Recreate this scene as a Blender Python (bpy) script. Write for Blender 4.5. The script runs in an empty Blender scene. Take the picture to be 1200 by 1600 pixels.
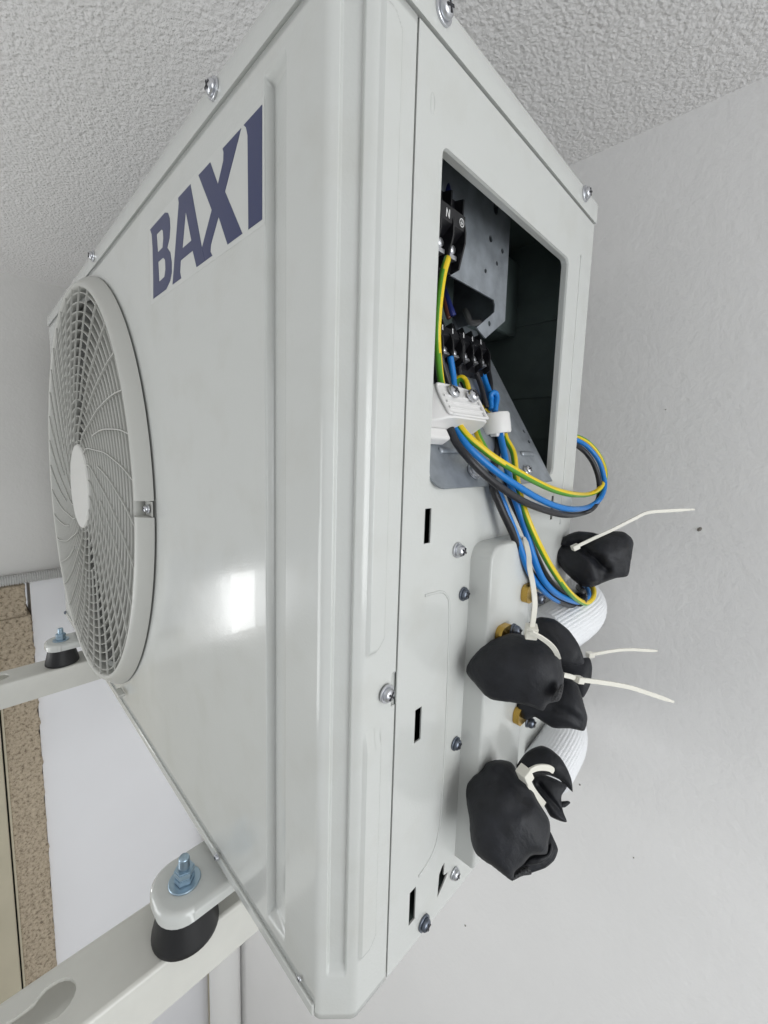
import bpy, bmesh, math, random
import numpy as np
from mathutils import Vector, Matrix, noise
from mathutils.geometry import tessellate_polygon

random.seed(7)
sc = bpy.context.scene

# ------------------------------------------------------------------ camera
cam_d = bpy.data.cameras.new("camera")
cam = bpy.data.objects.new("camera", cam_d)
sc.collection.objects.link(cam)
sc.camera = cam
_r = Vector((0.704535, 0.709182, 0.026296))      # right
_d = Vector((0.099744, -0.062268, -0.993063))    # down
_f = Vector((-0.702625, 0.702270, -0.114606))    # forward
cam.matrix_world = Matrix(((_r.x, -_d.x, -_f.x, 0.148201),
                           (_r.y, -_d.y, -_f.y, -0.125828),
                           (_r.z, -_d.z, -_f.z, 0.327240),
                           (0, 0, 0, 1)))
cam_d.sensor_fit = 'AUTO'
cam_d.sensor_width = 36.0
cam_d.lens = 36.0 * 648.68 / 1600.0
cam_d.shift_x = (600 - 587.115) / 1600.0
cam_d.shift_y = -(800 - 782.674) / 1600.0
cam_d.clip_start = 0.005
cam_d.clip_end = 100.0

# ------------------------------------------------------------------ light
world = bpy.data.worlds.new("World")
sc.world = world
world.use_nodes = True
bg = world.node_tree.nodes["Background"]
bg.inputs[0].default_value = (0.92, 0.96, 1.0, 1)
bg.inputs[1].default_value = 0.41


def area(name, loc, target, sx, sy, power, col):
    d = bpy.data.lights.new(name, 'AREA')
    d.shape = 'RECTANGLE'
    d.size = sx
    d.size_y = sy
    d.energy = power
    d.color = col
    o = bpy.data.objects.new(name, d)
    sc.collection.objects.link(o)
    o.location = loc
    o.rotation_euler = (Vector(target) - Vector(loc)).to_track_quat('-Z', 'Y').to_euler()
    return o


area("room_window_light", (1.8, -0.10, 0.25), (0.0, 0.12, 0.25), 1.0, 1.4, 20.5, (0.965, 0.99, 1.0))
area("balcony_door_light", (-1.0, -1.45, -0.20), (-0.1, -0.1, 0.25), 0.9, 1.4, 13.0, (0.98, 1.0, 1.0))
# the two-leaf balcony window whose reflection shows on the front panel
area("balcony_window_light", (-1.020, -0.482, -0.14), (0.0, -0.482, -0.14), 0.160, 0.19, 0.16, (0.97, 1.0, 0.99))
area("balcony_pane_light", (-1.012, -0.466, -0.14), (0.0, -0.466, -0.14), 0.077, 0.186, 0.42, (1.0, 1.0, 1.0))

sc.view_settings.view_transform = 'Standard'
sc.view_settings.look = 'None'
sc.view_settings.exposure = 0.08
sc.view_settings.gamma = 1.0
sc.view_settings.use_curve_mapping = False

# measured world-space points (metres): cable runs, foam outlines, ties
PTS = {'black0': [(-0.022, 0.0959, 0.389), (-0.022, 0.0969, 0.3811), (-0.022, 0.0988, 0.3743), (-0.022, 0.1012, 0.3669)],
 'black1': [(-0.03, 0.1114, 0.395), (-0.03, 0.1137, 0.3903), (-0.029, 0.1169, 0.3826), (-0.027, 0.1198, 0.3741), (-0.024, 0.1206, 0.3682)],
 'black2': [(-0.043, 0.1718, 0.3996), (-0.04, 0.1741, 0.3923), (-0.036, 0.1749, 0.3826), (-0.031, 0.1728, 0.3719), (-0.028, 0.1724, 0.365)],
 'black3': [(-0.047, 0.2025, 0.4008), (-0.043, 0.1992, 0.3935), (-0.038, 0.193, 0.3837), (-0.033, 0.1829, 0.3718), (-0.03, 0.1772, 0.3643)],
 'black4': [(-0.04, 0.1481, 0.3986), (-0.039, 0.1464, 0.3938), (-0.037, 0.1457, 0.3871), (-0.034, 0.1463, 0.3806), (-0.03, 0.1477, 0.3742)],
 'black5': [(-0.034, 0.1206, 0.3914), (-0.033, 0.1238, 0.3847), (-0.031, 0.1268, 0.3778), (-0.028, 0.1293, 0.3713)],
 'blackA': [(-0.01, 0.0965, 0.3467), (-0.002, 0.0932, 0.3356), (0.007, 0.0953, 0.3252), (0.013, 0.1065, 0.3147), (0.018, 0.1228, 0.3053),
            (0.022, 0.1428, 0.2969), (0.025, 0.1676, 0.2901), (0.026, 0.2013, 0.2838), (0.0064, 0.292, 0.274), (0.0117, 0.312, 0.2782), (0.0121, 0.328, 0.2888),
            (0.0088, 0.334, 0.3059), (0.004, 0.331, 0.3213), (-0.0023, 0.325, 0.3327), (-0.0071, 0.315, 0.3392), (-0.0089, 0.305, 0.3417)],
 'blackB': [(-0.022, 0.1737, 0.3536), (-0.012, 0.1637, 0.3354), (0.004, 0.1298, 0.3111), (0.009, 0.1332, 0.2942), (0.013, 0.1441, 0.2763),
            (0.016, 0.1585, 0.2554), (0.019, 0.1737, 0.2373), (0.022, 0.1934, 0.2217), (0.023, 0.2244, 0.2067), (0.023, 0.2523, 0.1978),
            (0.0299, 0.252, 0.2037), (0.0231, 0.272, 0.2043), (0.0143, 0.285, 0.2047)],
 'blackC': [(0.004, 0.1486, 0.3106), (0.008, 0.1511, 0.297), (0.011, 0.1603, 0.2827), (0.015, 0.1756, 0.2598), (0.019, 0.1904, 0.2386), (0.021, 0.2106, 0.2224),
            (0.022, 0.2346, 0.2107), (0.02, 0.2641, 0.2034), (0.0259, 0.26, 0.2095), (0.0158, 0.28, 0.2071)],
 'blue1': [(-0.032, 0.1251, 0.3966), (-0.031, 0.1263, 0.3896), (-0.03, 0.1271, 0.3825), (-0.028, 0.1263, 0.3756), (-0.026, 0.1295, 0.3723),
           (-0.024, 0.1333, 0.369)],
 'blue2': [(-0.045, 0.1867, 0.4009), (-0.041, 0.1854, 0.3941), (-0.037, 0.1842, 0.3859), (-0.032, 0.1811, 0.3783), (-0.028, 0.177, 0.3708),
           (-0.025, 0.1738, 0.3637)],
 'blue3': [(-0.046, 0.1831, 0.3998), (-0.043, 0.1843, 0.392), (-0.039, 0.1838, 0.384), (-0.034, 0.1821, 0.3759), (-0.03, 0.1795, 0.3678)],
 'blueA': [(-0.01, 0.1007, 0.3469), (0.0, 0.101, 0.3347), (0.007, 0.1086, 0.3253), (0.014, 0.1214, 0.3157), (0.019, 0.1363, 0.308), (0.023, 0.158, 0.2994),
           (0.026, 0.1851, 0.2917), (0.027, 0.2176, 0.2869), (0.0103, 0.305, 0.2805), (0.0146, 0.323, 0.2874), (0.0139, 0.337, 0.2983), (0.0109, 0.341, 0.3098),
           (0.006, 0.338, 0.3253), (-0.0019, 0.328, 0.3386), (-0.0075, 0.316, 0.3446), (-0.0093, 0.305, 0.346)],
 'blueB': [(-0.016, 0.1673, 0.3537), (-0.008, 0.1618, 0.3382), (0.006, 0.1467, 0.3175), (0.01, 0.1461, 0.3056), (0.014, 0.1518, 0.2894),
           (0.018, 0.1578, 0.2727), (0.022, 0.1625, 0.2559), (0.025, 0.173, 0.2389), (0.027, 0.1915, 0.225), (0.028, 0.2182, 0.2129), (0.0267, 0.255, 0.2012),
           (0.0265, 0.275, 0.2009), (0.0211, 0.288, 0.2039), (0.0136, 0.297, 0.2058)],
 'blueC': [(0.0, 0.1348, 0.3114), (0.005, 0.1338, 0.3059), (0.008, 0.1365, 0.2986), (0.011, 0.1396, 0.2891), (0.013, 0.1446, 0.2799), (0.015, 0.1499, 0.2697),
           (0.018, 0.1577, 0.2527), (0.02, 0.1676, 0.2394), (0.022, 0.1878, 0.224), (0.023, 0.2171, 0.2096), (0.02, 0.2532, 0.199)],
 'blue_loop': [(-0.032, 0.1787, 0.373), (-0.03, 0.1807, 0.3688), (-0.029, 0.1812, 0.3713), (-0.029, 0.1782, 0.3752), (-0.028, 0.1795, 0.3776),
               (-0.027, 0.1828, 0.3773), (-0.026, 0.1829, 0.373), (-0.024, 0.1783, 0.3674), (-0.022, 0.174, 0.3619)],
 'blue_up': [(-0.035, 0.1142, 0.5126), (-0.035, 0.115, 0.5088), (-0.032, 0.1133, 0.5021), (-0.03, 0.1119, 0.496)],
 'brown_in': [(-0.06, 0.1479, 0.4535), (-0.055, 0.1455, 0.4454), (-0.05, 0.1439, 0.4339), (-0.048, 0.1435, 0.4303)],
 'chips': [(0.0855, 0.2579, 0.00181, 0.00272), (-0.0049, -0.0874, 0.00116, 0.00116), (0.06, -0.1408, 0.0008, 0.0008), (-0.1555, -0.4339, 0.00163, 0.00163),
           (-0.0527, 0.1591, 0.00133, 0.00099), (0.0453, 0.3813, 0.00061, 0.00061)],
 'darkblue_in': [(-0.062, 0.153, 0.4592), (-0.057, 0.1513, 0.4499), (-0.052, 0.1507, 0.4397), (-0.05, 0.1517, 0.4345)],
 'earth_long': [(-0.012, 0.0899, 0.4449), (-0.01, 0.084, 0.4349), (-0.008, 0.0791, 0.4222), (-0.008, 0.0778, 0.4093), (-0.009, 0.0791, 0.3971),
                (-0.012, 0.0852, 0.3857), (-0.016, 0.0941, 0.374), (-0.02, 0.1038, 0.3646)],
 'earth_tail': [(-0.035, 0.1664, 0.3685), (-0.034, 0.1697, 0.3671), (-0.032, 0.1714, 0.3651), (-0.03, 0.1748, 0.3624), (-0.03, 0.1819, 0.3579)],
 'foamA': {'c': [0.0361, 0.1222, 0.1852],
           'pts': [(-0.0338, -0.0032), (-0.0338, -0.0002), (-0.0313, 0.0055), (-0.0265, 0.0125), (-0.0216, 0.018), (-0.0073, 0.0267), (0.0038, 0.0263),
                   (0.0127, 0.0264), (0.018, 0.0246), (0.0235, 0.0176), (0.0248, 0.0104), (0.0263, 0.0065), (0.0261, 0.0017), (0.0251, -0.0061),
                   (0.0235, -0.0091), (0.0176, -0.0117), (0.0166, -0.0136), (0.0151, -0.0165), (0.0089, -0.0157), (0.0033, -0.0152), (-0.0024, -0.0157),
                   (-0.0081, -0.0161), (-0.0153, -0.0168), (-0.0207, -0.0148), (-0.0273, -0.0093), (-0.0319, -0.0058)],
           'u': [0.9112, 0.4119, -0.0],
           'v': [-0.1905, 0.4215, 0.8866],
           'w': [0.3652, -0.8079, 0.4625]},
 'foamA_back': {'c': [0.0354, 0.2349, 0.1441],
                'pts': [(-0.0164, 0.0067), (-0.0053, 0.0106), (0.0076, 0.0162), (0.0108, 0.0087), (0.0103, -0.0052), (0.0058, -0.0167), (-0.0011, -0.0129),
                        (-0.0128, -0.0067)],
                'u': [0.9544, 0.2984, -0.0],
                'v': [-0.1301, 0.4162, 0.8999],
                'w': [0.2686, -0.8589, 0.4361]},
 'foamA_collar': {'c': [0.0339, 0.1806, 0.1892],
                  'pts': [(-0.0231, 0.0017), (-0.0187, 0.0113), (-0.0109, 0.0171), (-0.0007, 0.0174), (0.0097, 0.0114), (0.017, 0.0025), (0.0215, -0.0096),
                          (0.0132, -0.0129), (0.0056, -0.0146), (-0.0023, -0.0139), (-0.0149, -0.0083)],
                  'u': [0.9369, 0.3495, -0.0],
                  'v': [-0.1359, 0.3643, 0.9213],
                  'w': [0.322, -0.8632, 0.3889]},
 'foamA_cut': {'c': [0.063, 0.1168, 0.1889],
               'pts': [(0.0023, 0.0059), (0.0023, 0.0019), (0.0016, -0.0015), (0.0002, -0.0041), (-0.0035, -0.006), (-0.0028, -0.0026), (-0.0009, 0.0018),
                       (0.0008, 0.0048)],
               'u': [0.9434, 0.3315, -0.0],
               'v': [-0.1571, 0.4471, 0.8806],
               'w': [0.2919, -0.8308, 0.4739]},
 'foamA_low': {'c': [0.0384, 0.1805, 0.1408],
               'pts': [(-0.0276, -0.0051), (-0.0174, 0.0009), (-0.0054, 0.0082), (0.0011, 0.02), (0.0059, 0.0228), (0.0108, 0.0223), (0.0151, 0.0183),
                       (0.0179, 0.0116), (0.0202, 0.0049), (0.0225, -0.0024), (0.0207, -0.0111), (0.0123, -0.0119), (0.0006, -0.0148), (-0.006, -0.013),
                       (-0.0129, -0.0108), (-0.0168, -0.0139), (-0.021, -0.0142), (-0.0248, -0.0103)],
               'u': [0.9414, 0.3374, -0.0],
               'v': [-0.1677, 0.4681, 0.8676],
               'w': [0.2927, -0.8168, 0.4972]},
 'foamB': {'c': [0.036, 0.1156, 0.0909],
           'pts': [(-0.0267, 0.0067), (-0.026, 0.0114), (-0.0226, 0.0165), (-0.0179, 0.0212), (-0.0149, 0.0263), (-0.0099, 0.0295), (-0.004, 0.0311),
                   (0.0004, 0.0312), (0.0035, 0.0296), (0.0058, 0.0263), (0.0093, 0.0234), (0.0144, 0.0202), (0.0196, 0.0128), (0.0244, 0.0078),
                   (0.0268, 0.0043), (0.0277, -0.0008), (0.0267, -0.0057), (0.0258, -0.0131), (0.0169, -0.0162), (0.012, -0.0227), (0.0077, -0.027),
                   (0.0069, -0.0318), (0.0019, -0.0305), (-0.0061, -0.0278), (-0.0109, -0.0269), (-0.016, -0.0248), (-0.0194, -0.0204), (-0.0215, -0.0135),
                   (-0.0222, -0.0081), (-0.0247, -0.0017)],
           'u': [0.9068, 0.4216, -0.0],
           'v': [-0.2799, 0.6021, 0.7478],
           'w': [0.3152, -0.6781, 0.6639]},
 'foamB_collar': {'c': [0.0358, 0.1856, 0.0854],
                  'pts': [(-0.0232, -0.006), (-0.0189, 0.0035), (-0.0137, 0.0096), (-0.0064, 0.0141), (0.0003, 0.0137), (0.0081, 0.0097), (0.013, 0.0041),
                          (0.0166, -0.0026), (0.0179, -0.0105), (0.0147, -0.0074), (0.0101, -0.0054), (0.0018, -0.0045), (-0.0073, -0.0065),
                          (-0.0164, -0.0101)],
                  'u': [0.9406, 0.3394, -0.0],
                  'v': [-0.2002, 0.5548, 0.8076],
                  'w': [0.2741, -0.7596, 0.5898]},
 'foamB_cut': {'c': [0.0518, 0.1103, 0.0648],
               'pts': [(-0.0049, -0.0054), (-0.0045, -0.0017), (-0.0007, 0.0027), (0.0038, 0.0045), (0.0059, 0.0013), (0.0004, -0.0014)],
               'u': [0.9259, 0.3778, -0.0],
               'v': [-0.2709, 0.664, 0.6969],
               'w': [0.2633, -0.6453, 0.7171]},
 'foamB_fold': {'c': [0.0526, 0.1262, 0.0622],
                'pts': [(0.0073, 0.0194), (0.0116, 0.0152), (0.0142, 0.0105), (0.0123, 0.0044), (0.0073, -0.0013), (-0.0009, -0.0067), (-0.006, -0.0101),
                        (-0.0105, -0.013), (-0.0115, -0.0143), (-0.0125, -0.0094), (-0.0086, -0.0013), (-0.0022, 0.0078)],
                'u': [0.935, 0.3548, -0.0],
                'v': [-0.2487, 0.6555, 0.7131],
                'w': [0.253, -0.6667, 0.7011]},
 'foamB_inner': {'c': [0.0576, 0.1231, 0.0718],
                 'pts': [(-0.006, -0.0021), (-0.0015, 0.0001), (0.004, 0.003), (0.0054, 0.0093), (0.0072, 0.0065), (0.0053, 0.0012), (0.0004, -0.0038),
                         (-0.0055, -0.0065), (-0.0093, -0.0075)],
                 'u': [0.9397, 0.342, -0.0],
                 'v': [-0.2374, 0.6524, 0.7197],
                 'w': [0.2461, -0.6763, 0.6943]},
 'foamB_neck': {'c': [0.0509, 0.1583, 0.0863],
                'pts': [(-0.0169, 0.0088), (-0.0093, 0.0125), (0.0011, 0.0121), (0.008, 0.0104), (0.0051, 0.0039), (0.005, 0.0007), (0.0067, -0.0056),
                        (0.0095, -0.0106), (0.0056, -0.0116), (-0.001, -0.0112), (-0.0048, -0.0072), (-0.0106, -0.0005)],
                'u': [0.946, 0.3241, -0.0],
                'v': [-0.2028, 0.592, 0.78],
                'w': [0.2528, -0.7379, 0.6257]},
 'foamB_tip': {'c': [0.0568, 0.162, 0.0837],
               'pts': [(-0.0038, -0.0), (0.0026, 0.0028), (0.004, 0.0019), (0.0006, -0.002), (-0.0035, -0.0027)],
               'u': [0.9531, 0.3027, -0.0],
               'v': [-0.19, 0.5984, 0.7784],
               'w': [0.2356, -0.7419, 0.6278]},
 'foamT': {'c': [0.0252, 0.282, 0.2402],
           'pts': [(-0.0348, -0.0022), (-0.0335, 0.0062), (-0.0279, 0.0054), (-0.0264, 0.0115), (-0.0214, 0.0158), (-0.0138, 0.0193), (-0.0021, 0.0195),
                   (0.0043, 0.0188), (0.0139, 0.0224), (0.0224, 0.023), (0.0286, 0.0188), (0.0311, 0.0136), (0.0303, 0.0038), (0.0301, -0.0017),
                   (0.0287, -0.0156), (0.0194, -0.0192), (0.0113, -0.024), (0.0018, -0.0302), (-0.0071, -0.0307), (-0.0139, -0.0268), (-0.0239, -0.0183),
                   (-0.0314, -0.0091)],
           'u': [0.9574, 0.2887, -0.0],
           'v': [-0.0578, 0.1917, 0.9798],
           'w': [0.2829, -0.938, 0.2002]},
 'grey_in': [(-0.065, 0.1898, 0.4509), (-0.06, 0.1865, 0.4449), (-0.055, 0.1846, 0.4379), (-0.05, 0.191, 0.4388)],
 'sleeve1': [(0.0119, 0.215, 0.1769), (0.0139, 0.24, 0.178), (0.0168, 0.262, 0.1803), (0.0154, 0.29, 0.1801), (0.0064, 0.325, 0.1768), (-0.0116, 0.37, 0.1703)],
 'sleeve2': [(0.0194, 0.225, 0.0507), (0.0188, 0.248, 0.0533), (0.017, 0.268, 0.0551), (0.0089, 0.295, 0.0513), (-0.0067, 0.33, 0.04), (-0.0262, 0.37, 0.025)],
 'tie_A_band': [(0.05, 0.1027, 0.2262), (0.0525, 0.1115, 0.2211), (0.055, 0.1198, 0.215), (0.056, 0.1266, 0.2087), (0.056, 0.1319, 0.2024)],
 'tie_A_tail': [(0.045, 0.1143, 0.2216), (0.047, 0.1115, 0.2318), (0.047, 0.1117, 0.2414), (0.044, 0.1139, 0.2516), (0.04, 0.1171, 0.2597),
                (0.036, 0.1237, 0.2656), (0.032, 0.1281, 0.2712), (0.028, 0.1327, 0.275)],
 'tie_B_band': [(0.045, 0.1203, 0.1232), (0.046, 0.125, 0.1147), (0.047, 0.1343, 0.1023), (0.048, 0.149, 0.0856)],
 'tie_B_tail': [(0.045, 0.127, 0.1216), (0.046, 0.1357, 0.1197), (0.047, 0.1464, 0.1148), (0.048, 0.1556, 0.1092), (0.049, 0.1594, 0.1052)],
 'tie_low_band': [(0.0498, 0.161, 0.178), (0.0516, 0.1664, 0.1758), (0.0535, 0.1735, 0.1725)],
 'tie_low_tail': [(0.0555, 0.1758, 0.1712), (0.0641, 0.1978, 0.1643), (0.0752, 0.2225, 0.1559), (0.0845, 0.2407, 0.1479), (0.0991, 0.2653, 0.1363)],
 'tie_mid_tail': [(0.0399, 0.2491, 0.159), (0.0575, 0.2817, 0.1594), (0.0756, 0.3206, 0.1521)],
 'tie_top_tail': [(0.0175, 0.258, 0.2485), (0.0289, 0.272, 0.2573), (0.0396, 0.287, 0.2653), (0.0506, 0.301, 0.2742), (0.0586, 0.312, 0.2801),
                  (0.0715, 0.328, 0.2821), (0.0874, 0.348, 0.2836)],
 'yellowA': [(-0.008, 0.102, 0.3482), (0.0, 0.1027, 0.3396), (0.006, 0.1095, 0.3326), (0.012, 0.1189, 0.3255), (0.018, 0.1341, 0.3182), (0.023, 0.1531, 0.311),
             (0.026, 0.1794, 0.3041), (0.027, 0.215, 0.2989), (0.0077, 0.31, 0.2923), (0.0114, 0.328, 0.2965), (0.0116, 0.343, 0.3058), (0.0091, 0.348, 0.3175),
             (0.0034, 0.345, 0.3312), (-0.0036, 0.335, 0.3427), (-0.0099, 0.322, 0.3485), (-0.0113, 0.31, 0.3495)],
 'yellowB': [(-0.018, 0.1778, 0.3538), (-0.012, 0.1748, 0.3416), (-0.004, 0.1732, 0.3299), (0.006, 0.1602, 0.3132), (0.014, 0.1536, 0.2975),
             (0.02, 0.1552, 0.2816), (0.025, 0.1657, 0.263), (0.028, 0.1818, 0.2452), (0.031, 0.2035, 0.2265), (0.031, 0.2314, 0.2106), (0.0293, 0.262, 0.1993),
             (0.029, 0.28, 0.2004), (0.0249, 0.292, 0.2049), (0.016, 0.3, 0.2077)],
 'yellow_loop': [(-0.036, 0.139, 0.3799), (-0.034, 0.1386, 0.3827), (-0.031, 0.1396, 0.3837), (-0.028, 0.1401, 0.3808), (-0.024, 0.1373, 0.3747),
                 (-0.02, 0.1337, 0.3687), (-0.02, 0.1355, 0.3645), (-0.024, 0.145, 0.361)],
 'yellow_tail': [(-0.018, 0.1407, 0.3504), (-0.012, 0.133, 0.3445), (-0.008, 0.1297, 0.3399), (-0.004, 0.1277, 0.3354), (0.0, 0.1271, 0.3297)]}



# ------------------------------------------------------------------ materials
def mat(name, col, rough=0.5, metal=0.0, spec=0.5, bump=None, var=None, coat=0.0):
    """bump = (scale, strength, distance, detail); var = (scale, amount)"""
    m = bpy.data.materials.new(name)
    m.use_nodes = True
    nt = m.node_tree
    b = nt.nodes["Principled BSDF"]
    b.inputs["Base Color"].default_value = (*col, 1)
    b.inputs["Roughness"].default_value = rough
    b.inputs["Metallic"].default_value = metal
    b.inputs["Specular IOR Level"].default_value = spec
    b.inputs["Coat Weight"].default_value = coat
    tc = nt.nodes.new("ShaderNodeTexCoord")
    geo = nt.nodes.new("ShaderNodeNewGeometry")
    if var:
        n = nt.nodes.new("ShaderNodeTexNoise")
        n.inputs["Scale"].default_value = var[0]
        n.inputs["Detail"].default_value = 6
        nt.links.new(geo.outputs["Position"], n.inputs["Vector"])
        r = nt.nodes.new("ShaderNodeValToRGB")
        a = var[1]
        r.color_ramp.elements[0].position = 0.3
        r.color_ramp.elements[1].position = 0.7
        r.color_ramp.elements[0].color = (*[max(0, c * (1 - a)) for c in col], 1)
        r.color_ramp.elements[1].color = (*[min(1, c * (1 + a)) for c in col], 1)
        nt.links.new(n.outputs["Fac"], r.inputs["Fac"])
        nt.links.new(r.outputs["Color"], b.inputs["Base Color"])
    if bump:
        n = nt.nodes.new("ShaderNodeTexNoise")
        n.inputs["Scale"].default_value = bump[0]
        n.inputs["Detail"].default_value = bump[3] if len(bump) > 3 else 3
        nt.links.new(geo.outputs["Position"], n.inputs["Vector"])
        bp = nt.nodes.new("ShaderNodeBump")
        bp.inputs["Strength"].default_value = bump[1]
        bp.inputs["Distance"].default_value = bump[2]
        nt.links.new(n.outputs["Fac"], bp.inputs["Height"])
        nt.links.new(bp.outputs["Normal"], b.inputs["Normal"])
    return m


M = {}
M['paint'] = mat("cabinet_paint", (0.60, 0.612, 0.592), 0.17, spec=0.5, bump=(520, 0.13, 0.0006, 2), coat=0.15)
_nt = M['paint'].node_tree
_b = _nt.nodes["Principled BSDF"]
_g = _nt.nodes.new("ShaderNodeNewGeometry")
_n = _nt.nodes.new("ShaderNodeTexNoise")
_n.inputs["Scale"].default_value = 9
_n.inputs["Detail"].default_value = 7
_n.inputs["Roughness"].default_value = 0.65
_nt.links.new(_g.outputs["Position"], _n.inputs["Vector"])
_r = _nt.nodes.new("ShaderNodeMapRange")
_r.inputs[1].default_value = 0.35
_r.inputs[2].default_value = 0.7
_r.inputs[3].default_value = 0.12
_r.inputs[4].default_value = 0.27
_nt.links.new(_n.outputs["Fac"], _r.inputs[0])
_nt.links.new(_r.outputs[0], _b.inputs["Roughness"])
_n2 = _nt.nodes.new("ShaderNodeTexNoise")
_n2.inputs["Scale"].default_value = 26
_n2.inputs["Detail"].default_value = 8
_nt.links.new(_g.outputs["Position"], _n2.inputs["Vector"])
_c = _nt.nodes.new("ShaderNodeValToRGB")
_c.color_ramp.elements[0].position = 0.28
_c.color_ramp.elements[0].color = (0.575, 0.582, 0.555, 1)
_c.color_ramp.elements[1].position = 0.5
_c.color_ramp.elements[1].color = (0.602, 0.614, 0.594, 1)
_nt.links.new(_n2.outputs["Fac"], _c.inputs["Fac"])
_nt.links.new(_c.outputs["Color"], _b.inputs["Base Color"])
M['guard'] = mat("guard_plastic", (0.52, 0.52, 0.49), 0.38)
M['hub'] = mat("hub_plastic", (0.66, 0.655, 0.63), 0.35)
M['blade'] = mat("fan_plastic", (0.46, 0.46, 0.45), 0.5)
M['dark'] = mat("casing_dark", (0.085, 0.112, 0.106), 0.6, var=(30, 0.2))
M['chamber'] = mat("fan_chamber", (0.30, 0.30, 0.29), 0.6)
M['galv'] = mat("galvanised_steel", (0.36, 0.39, 0.425), 0.45, metal=0.7, var=(90, 0.18), bump=(300, 0.08, 0.0004))
M['zinc'] = mat("zinc_screw", (0.62, 0.63, 0.66), 0.3, metal=0.9)
M['zincblue'] = mat("blue_zinc_bolt", (0.40, 0.52, 0.62), 0.3, metal=0.85)
M['darkscrew'] = mat("dark_zinc_screw", (0.16, 0.18, 0.22), 0.35, metal=0.8)
M['recess'] = mat("recess_shade_dark", (0.02, 0.02, 0.025), 0.6)  # near-black, painted shade of the screw slots
M['brass'] = mat("brass", (0.55, 0.36, 0.09), 0.25, metal=0.95)
M['blue_ink'] = mat("logo_blue", (0.018, 0.028, 0.105), 0.28)
M['sticker'] = mat("sticker_film", (0.61, 0.62, 0.60), 0.2)
M['foam'] = mat("foam_rubber", (0.0105, 0.0115, 0.0155), 0.6, spec=0.45, var=(120, 0.3), bump=(900, 0.25, 0.0006, 3))
M['foam_in'] = mat("foam_cut_face", (0.055, 0.055, 0.058), 0.9, bump=(1400, 0.9, 0.0015, 3), var=(900, 0.8))
_nt = M['foam'].node_tree
_bp = [n for n in _nt.nodes if n.type == 'BUMP'][0]
_g = _nt.nodes.new("ShaderNodeNewGeometry")
_n = _nt.nodes.new("ShaderNodeTexNoise")
_n.inputs["Scale"].default_value = 75
_n.inputs["Detail"].default_value = 3
_n.inputs["Distortion"].default_value = 0.35
_nt.links.new(_g.outputs["Position"], _n.inputs["Vector"])
_b2 = _nt.nodes.new("ShaderNodeBump")
_b2.inputs["Strength"].default_value = 0.4
_b2.inputs["Distance"].default_value = 0.004
_nt.links.new(_n.outputs["Fac"], _b2.inputs["Height"])
_nt.links.new(_b2.outputs["Normal"], _bp.inputs["Normal"])
M['rubber'] = mat("rubber_damper", (0.010, 0.010, 0.011), 0.5)
M['nylon'] = mat("nylon_tie", (0.78, 0.76, 0.68), 0.45)
M['clampw'] = mat("white_clamp", (0.76, 0.75, 0.74), 0.4)
M['wy'] = mat("wire_yellow", (0.80, 0.58, 0.012), 0.35)
M['wg'] = mat("wire_green", (0.10, 0.33, 0.025), 0.35)
M['wb'] = mat("wire_blue", (0.008, 0.19, 0.58), 0.35)
M['wk'] = mat("wire_black", (0.018, 0.018, 0.022), 0.4)
M['wdk'] = mat("wire_dark_blue", (0.02, 0.03, 0.16), 0.4)
M['wbr'] = mat("wire_brown", (0.09, 0.03, 0.02), 0.4)
M['wgr'] = mat("wire_grey", (0.22, 0.22, 0.22), 0.5)
M['black'] = mat("terminal_black", (0.008, 0.008, 0.010), 0.35)
M['mark'] = mat("terminal_print", (0.75, 0.75, 0.75), 0.6)
M['sleeve'] = mat("insulation_weave", (0.84, 0.85, 0.87), 0.75, bump=(900, 0.5, 0.001, 2))
M['bracket'] = mat("bracket_paint", (0.66, 0.655, 0.61), 0.28, var=(40, 0.03), bump=(250, 0.06, 0.0006))
M['conduit'] = mat("grey_conduit", (0.50, 0.50, 0.49), 0.55)
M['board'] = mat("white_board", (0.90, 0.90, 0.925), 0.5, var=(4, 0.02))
M['beige'] = mat("beige_frame", (0.55, 0.50, 0.38), 0.4, var=(12, 0.04))
M['black_gap'] = mat("dark_joint", (0.015, 0.015, 0.015), 0.8)
M['tube'] = mat("white_pvc", (0.90, 0.895, 0.88), 0.45)


def wall_mat(name, col):
    m = mat(name, col, 0.72, var=(3.5, 0.025))
    nt = m.node_tree
    b = nt.nodes["Principled BSDF"]
    geo = nt.nodes.new("ShaderNodeNewGeometry")
    prev = None
    for scl, st_, ds, det in ((9, 0.16, 0.010, 2), (150, 0.26, 0.0022, 6)):
        n = nt.nodes.new("ShaderNodeTexNoise")
        n.inputs["Scale"].default_value = scl
        n.inputs["Detail"].default_value = det
        nt.links.new(geo.outputs["Position"], n.inputs["Vector"])
        bp = nt.nodes.new("ShaderNodeBump")
        bp.inputs["Strength"].default_value = st_
        bp.inputs["Distance"].default_value = ds
        nt.links.new(n.outputs["Fac"], bp.inputs["Height"])
        if prev:
            nt.links.new(prev.outputs["Normal"], bp.inputs["Normal"])
        prev = bp
    nt.links.new(prev.outputs["Normal"], b.inputs["Normal"])
    return m


M['wall'] = wall_mat("wall_paint", (0.87, 0.862, 0.855))
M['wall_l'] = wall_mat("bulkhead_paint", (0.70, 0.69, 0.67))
M['reflection_dimmer'] = mat("reflection_dimmer_paint", (0.42, 0.40, 0.34), 0.8, var=(6, 0.08))  # warm dark tone chosen to tint what the front panel reflects
M['chip'] = mat("plaster_chip", (0.22, 0.20, 0.18), 0.9)
M['floor'] = mat("floor_tile", (0.42, 0.39, 0.34), 0.4, var=(3, 0.1))


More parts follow.
